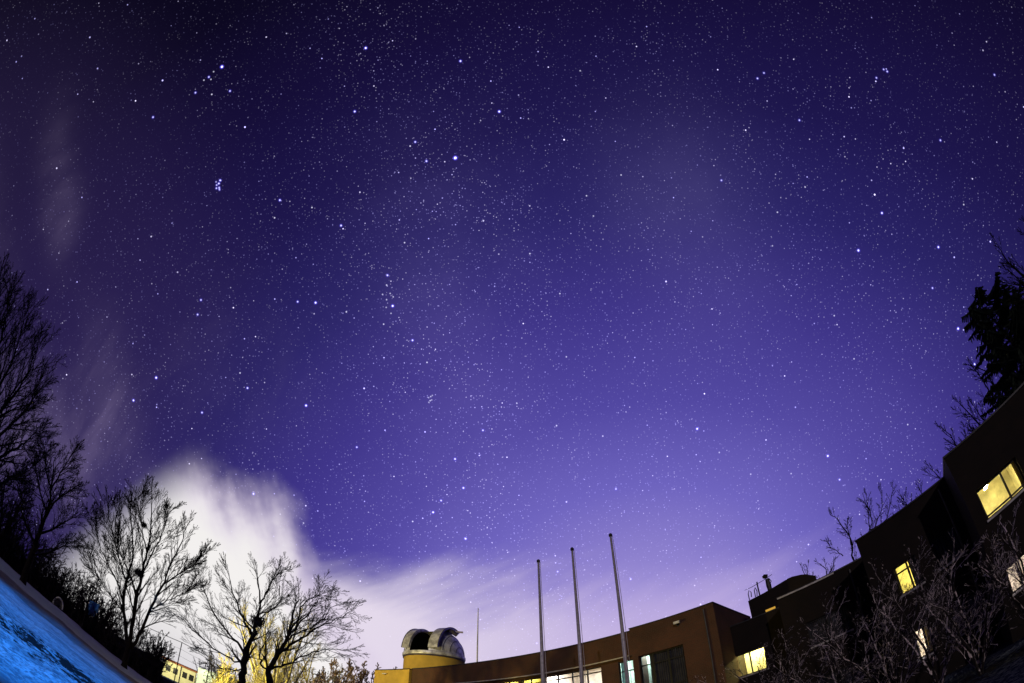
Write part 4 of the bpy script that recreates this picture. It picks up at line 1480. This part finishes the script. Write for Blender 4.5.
# cream house with four windows
H0, H1 = at(161.5, 672, 88), at(195, 683, 88)
hw = Wall((H0.x, H0.y), (H1.x, H1.y))
hr = empty('cream_house', (H0.x, H0.y, .6), 'small cream lamp-lit house with four dark windows beyond the snow', 'house')
hb = MB()
zt, zb = EYE + 88 * math.tan(R(2.05)), 0.3
zt2 = EYE + 88 * math.tan(R(2.75))
ops = []
for a, b in ((.10, .24), (.32, .46), (.60, .74), (.80, .94)):
    ops.append((hw.L * a, hw.L * b, zt - 2.1, zt - .95))
hw.slab(hb, zb, zt, .3, ops)
hb.box(hw(0, zb, -.302), hw.t * .3, -hw.n * 5, Vector((0, 0, zt - zb)))
hb.box(hw(hw.L - .3, zb, -.302), hw.t * .3, -hw.n * 5, Vector((0, 0, zt - zb)))
hb.box(hw(0, zb, -5.31), hw.t * hw.L, -hw.n * .3, Vector((0, 0, zt - zb)))
hb.build('wall', M['house'], hr)
rb = MB()
rb.face([hw(-.4, zt, .35), hw(hw.L + .4, zt, .35), hw(hw.L + .4, zt + .35, -2.6), hw(-.4, zt + .35, -2.6)])
rb.face([hw(hw.L + .4, zt, -5.7), hw(-.4, zt, -5.7), hw(-.4, zt + .35, -2.6), hw(hw.L + .4, zt + .35, -2.6)])
hw.bx(rb, -.4, hw.L + .4, zt - .16, zt + .02, .30, .42)
rb.build('roof', M['house_roof'], hr)
for o in ops:
    wm = MB()
    hw.bx(wm, o[0], o[1], o[2], o[3], -.22, -.16)
    f = wm.build('window', M['house_dark'], hr)
for a in (.02, .53, .98):
    pm = MB()
    hw.bx(pm, hw.L * a - .05, hw.L * a + .05, zb, zt - .2, .28, .38)
    pm.build('porch_post', M['steel'], hr)

# pale wall to its right
q0, q1 = at(197, 676, 84), at(262, 690, 70)
vw = Wall((q0.x, q0.y), (q1.x, q1.y))
pwl = MB()
vw.slab(pwl, -.3, EYE + 78 * math.tan(R(2.9)), .25, [])
o = pwl.build('pale_wall', M['pale_wall'])
tag(o, 'long pale greenish wall right of the cream house', 'wall')

# tall wire fence
fr = empty('wire_fence', at(182, 660, 58), 'tall thin wire fence with dark posts above the pale wall', 'fence')
fx = [(150, 628.5), (182, 642.5), (211, 657.5), (236, 669.5), (262, 680)]
tops = [at(x, y, 56 - 2.0 * i) for i, (x, y) in enumerate(fx)]
for p in tops[1:]:
    fm = MB()
    g = ground_z(p.x, p.y)
    fm.cyl((p.x, p.y, g), p, .055, .05, 6)
    fm.build('post', M['steel'], fr)
fm = MB()
for k in (0, .5, 1.0):
    fm.tube([p - Vector((0, 0, k * 1.6)) for p in tops], [.035 if k == 0 else .012] * len(tops), 4)
fm.build('wires', M['steel'], fr)

# low stone wall, arch, tarpaulin at the snow's edge
lw0, lw1 = at(60, 606.5, 41), at(140, 662, 41)
lpts = [at(x, y, 41) for x, y in ((58, 605), (80, 621), (100, 635), (120, 648), (142, 661))]
lm = MB()
for a, b in zip(lpts, lpts[1:]):
    za, zb_ = ground_z(a.x, a.y), ground_z(b.x, b.y)
    dv = Vector((b.x - a.x, b.y - a.y, 0)).normalized()
    nv = Vector((dv.y, -dv.x, 0)) * .35
    a0, b0 = Vector((a.x, a.y, min(za, a.z) - .5)), Vector((b.x, b.y, min(zb_, b.z) - .5))
    ta, tb_ = Vector((a.x, a.y, a.z)), Vector((b.x, b.y, b.z))
    lm.face([a0 + nv, b0 + nv, tb_ + nv, ta + nv])
    lm.face([ta + nv, tb_ + nv, tb_, ta])
    lm.face([b0, a0, ta, tb_])
o = lm.build('low_wall', M['stone'])
tag(o, 'low grey stone wall running along behind the snow edge', 'wall')

ac = at(58.6, 602.5, 37.0)
ar = empty('arched_shelter', (ac.x, ac.y, ac.z - .5), 'small white-rimmed arch standing at the far edge of the snow', 'shelter')
rt_ = Vector((math.cos(R(-53)), -math.sin(R(-53)), 0))
fw_ = Vector((math.sin(R(-53)), math.cos(R(-53)), 0))
am = MB()
pts = []
for i in range(13):
    a = math.pi * (1.05 - 1.1 * i / 12)
    pts.append(ac + rt_ * .40 * math.cos(a) + Vector((0, 0, .62 * math.sin(a) - .25)))
am.tube(pts, [.055] * 13, 6, True)
am.build('rim', M['arch'], ar)
am = MB()
am.face([p + fw_ * .12 for p in pts])
am.face([p + fw_ * .9 for p in pts][::-1])
for a, b in zip(pts, pts[1:]):
    am.face([a + fw_ * .02, b + fw_ * .02, b + fw_ * .9, a + fw_ * .9])
am.build('hood', M['stone'], ar)
tp = at(93, 609, 38.5)
tm2 = MB()
n = 8
rt2 = Vector((math.cos(R(-49)), -math.sin(R(-49)), 0))
fw2 = Vector((math.sin(R(-49)), math.cos(R(-49)), 0))
for i in range(n):
    for j in range(n):
        def P_(i, j):
            a, b = i / n - .5, j / n - .5
            return tp + rt2 * a * (.85 - .35 * (b < -.2)) + Vector((0, 0, b * 1.15 + .12 * a)) + fw2 * (.07 * math.sin(a * 9) + .05 * math.sin(b * 7 + a * 5))
        tm2.face([P_(i, j), P_(i + 1, j), P_(i + 1, j + 1), P_(i, j + 1)])
        tm2.face([P_(i, j + 1) + fw2 * .02, P_(i + 1, j + 1) + fw2 * .02, P_(i + 1, j) + fw2 * .02, P_(i, j) + fw2 * .02])
o = tm2.build('blue_tarpaulin', M['tarp'])
tag(o, 'blue tarpaulin hanging in the dark thicket left of the tall tree', 'tarpaulin')
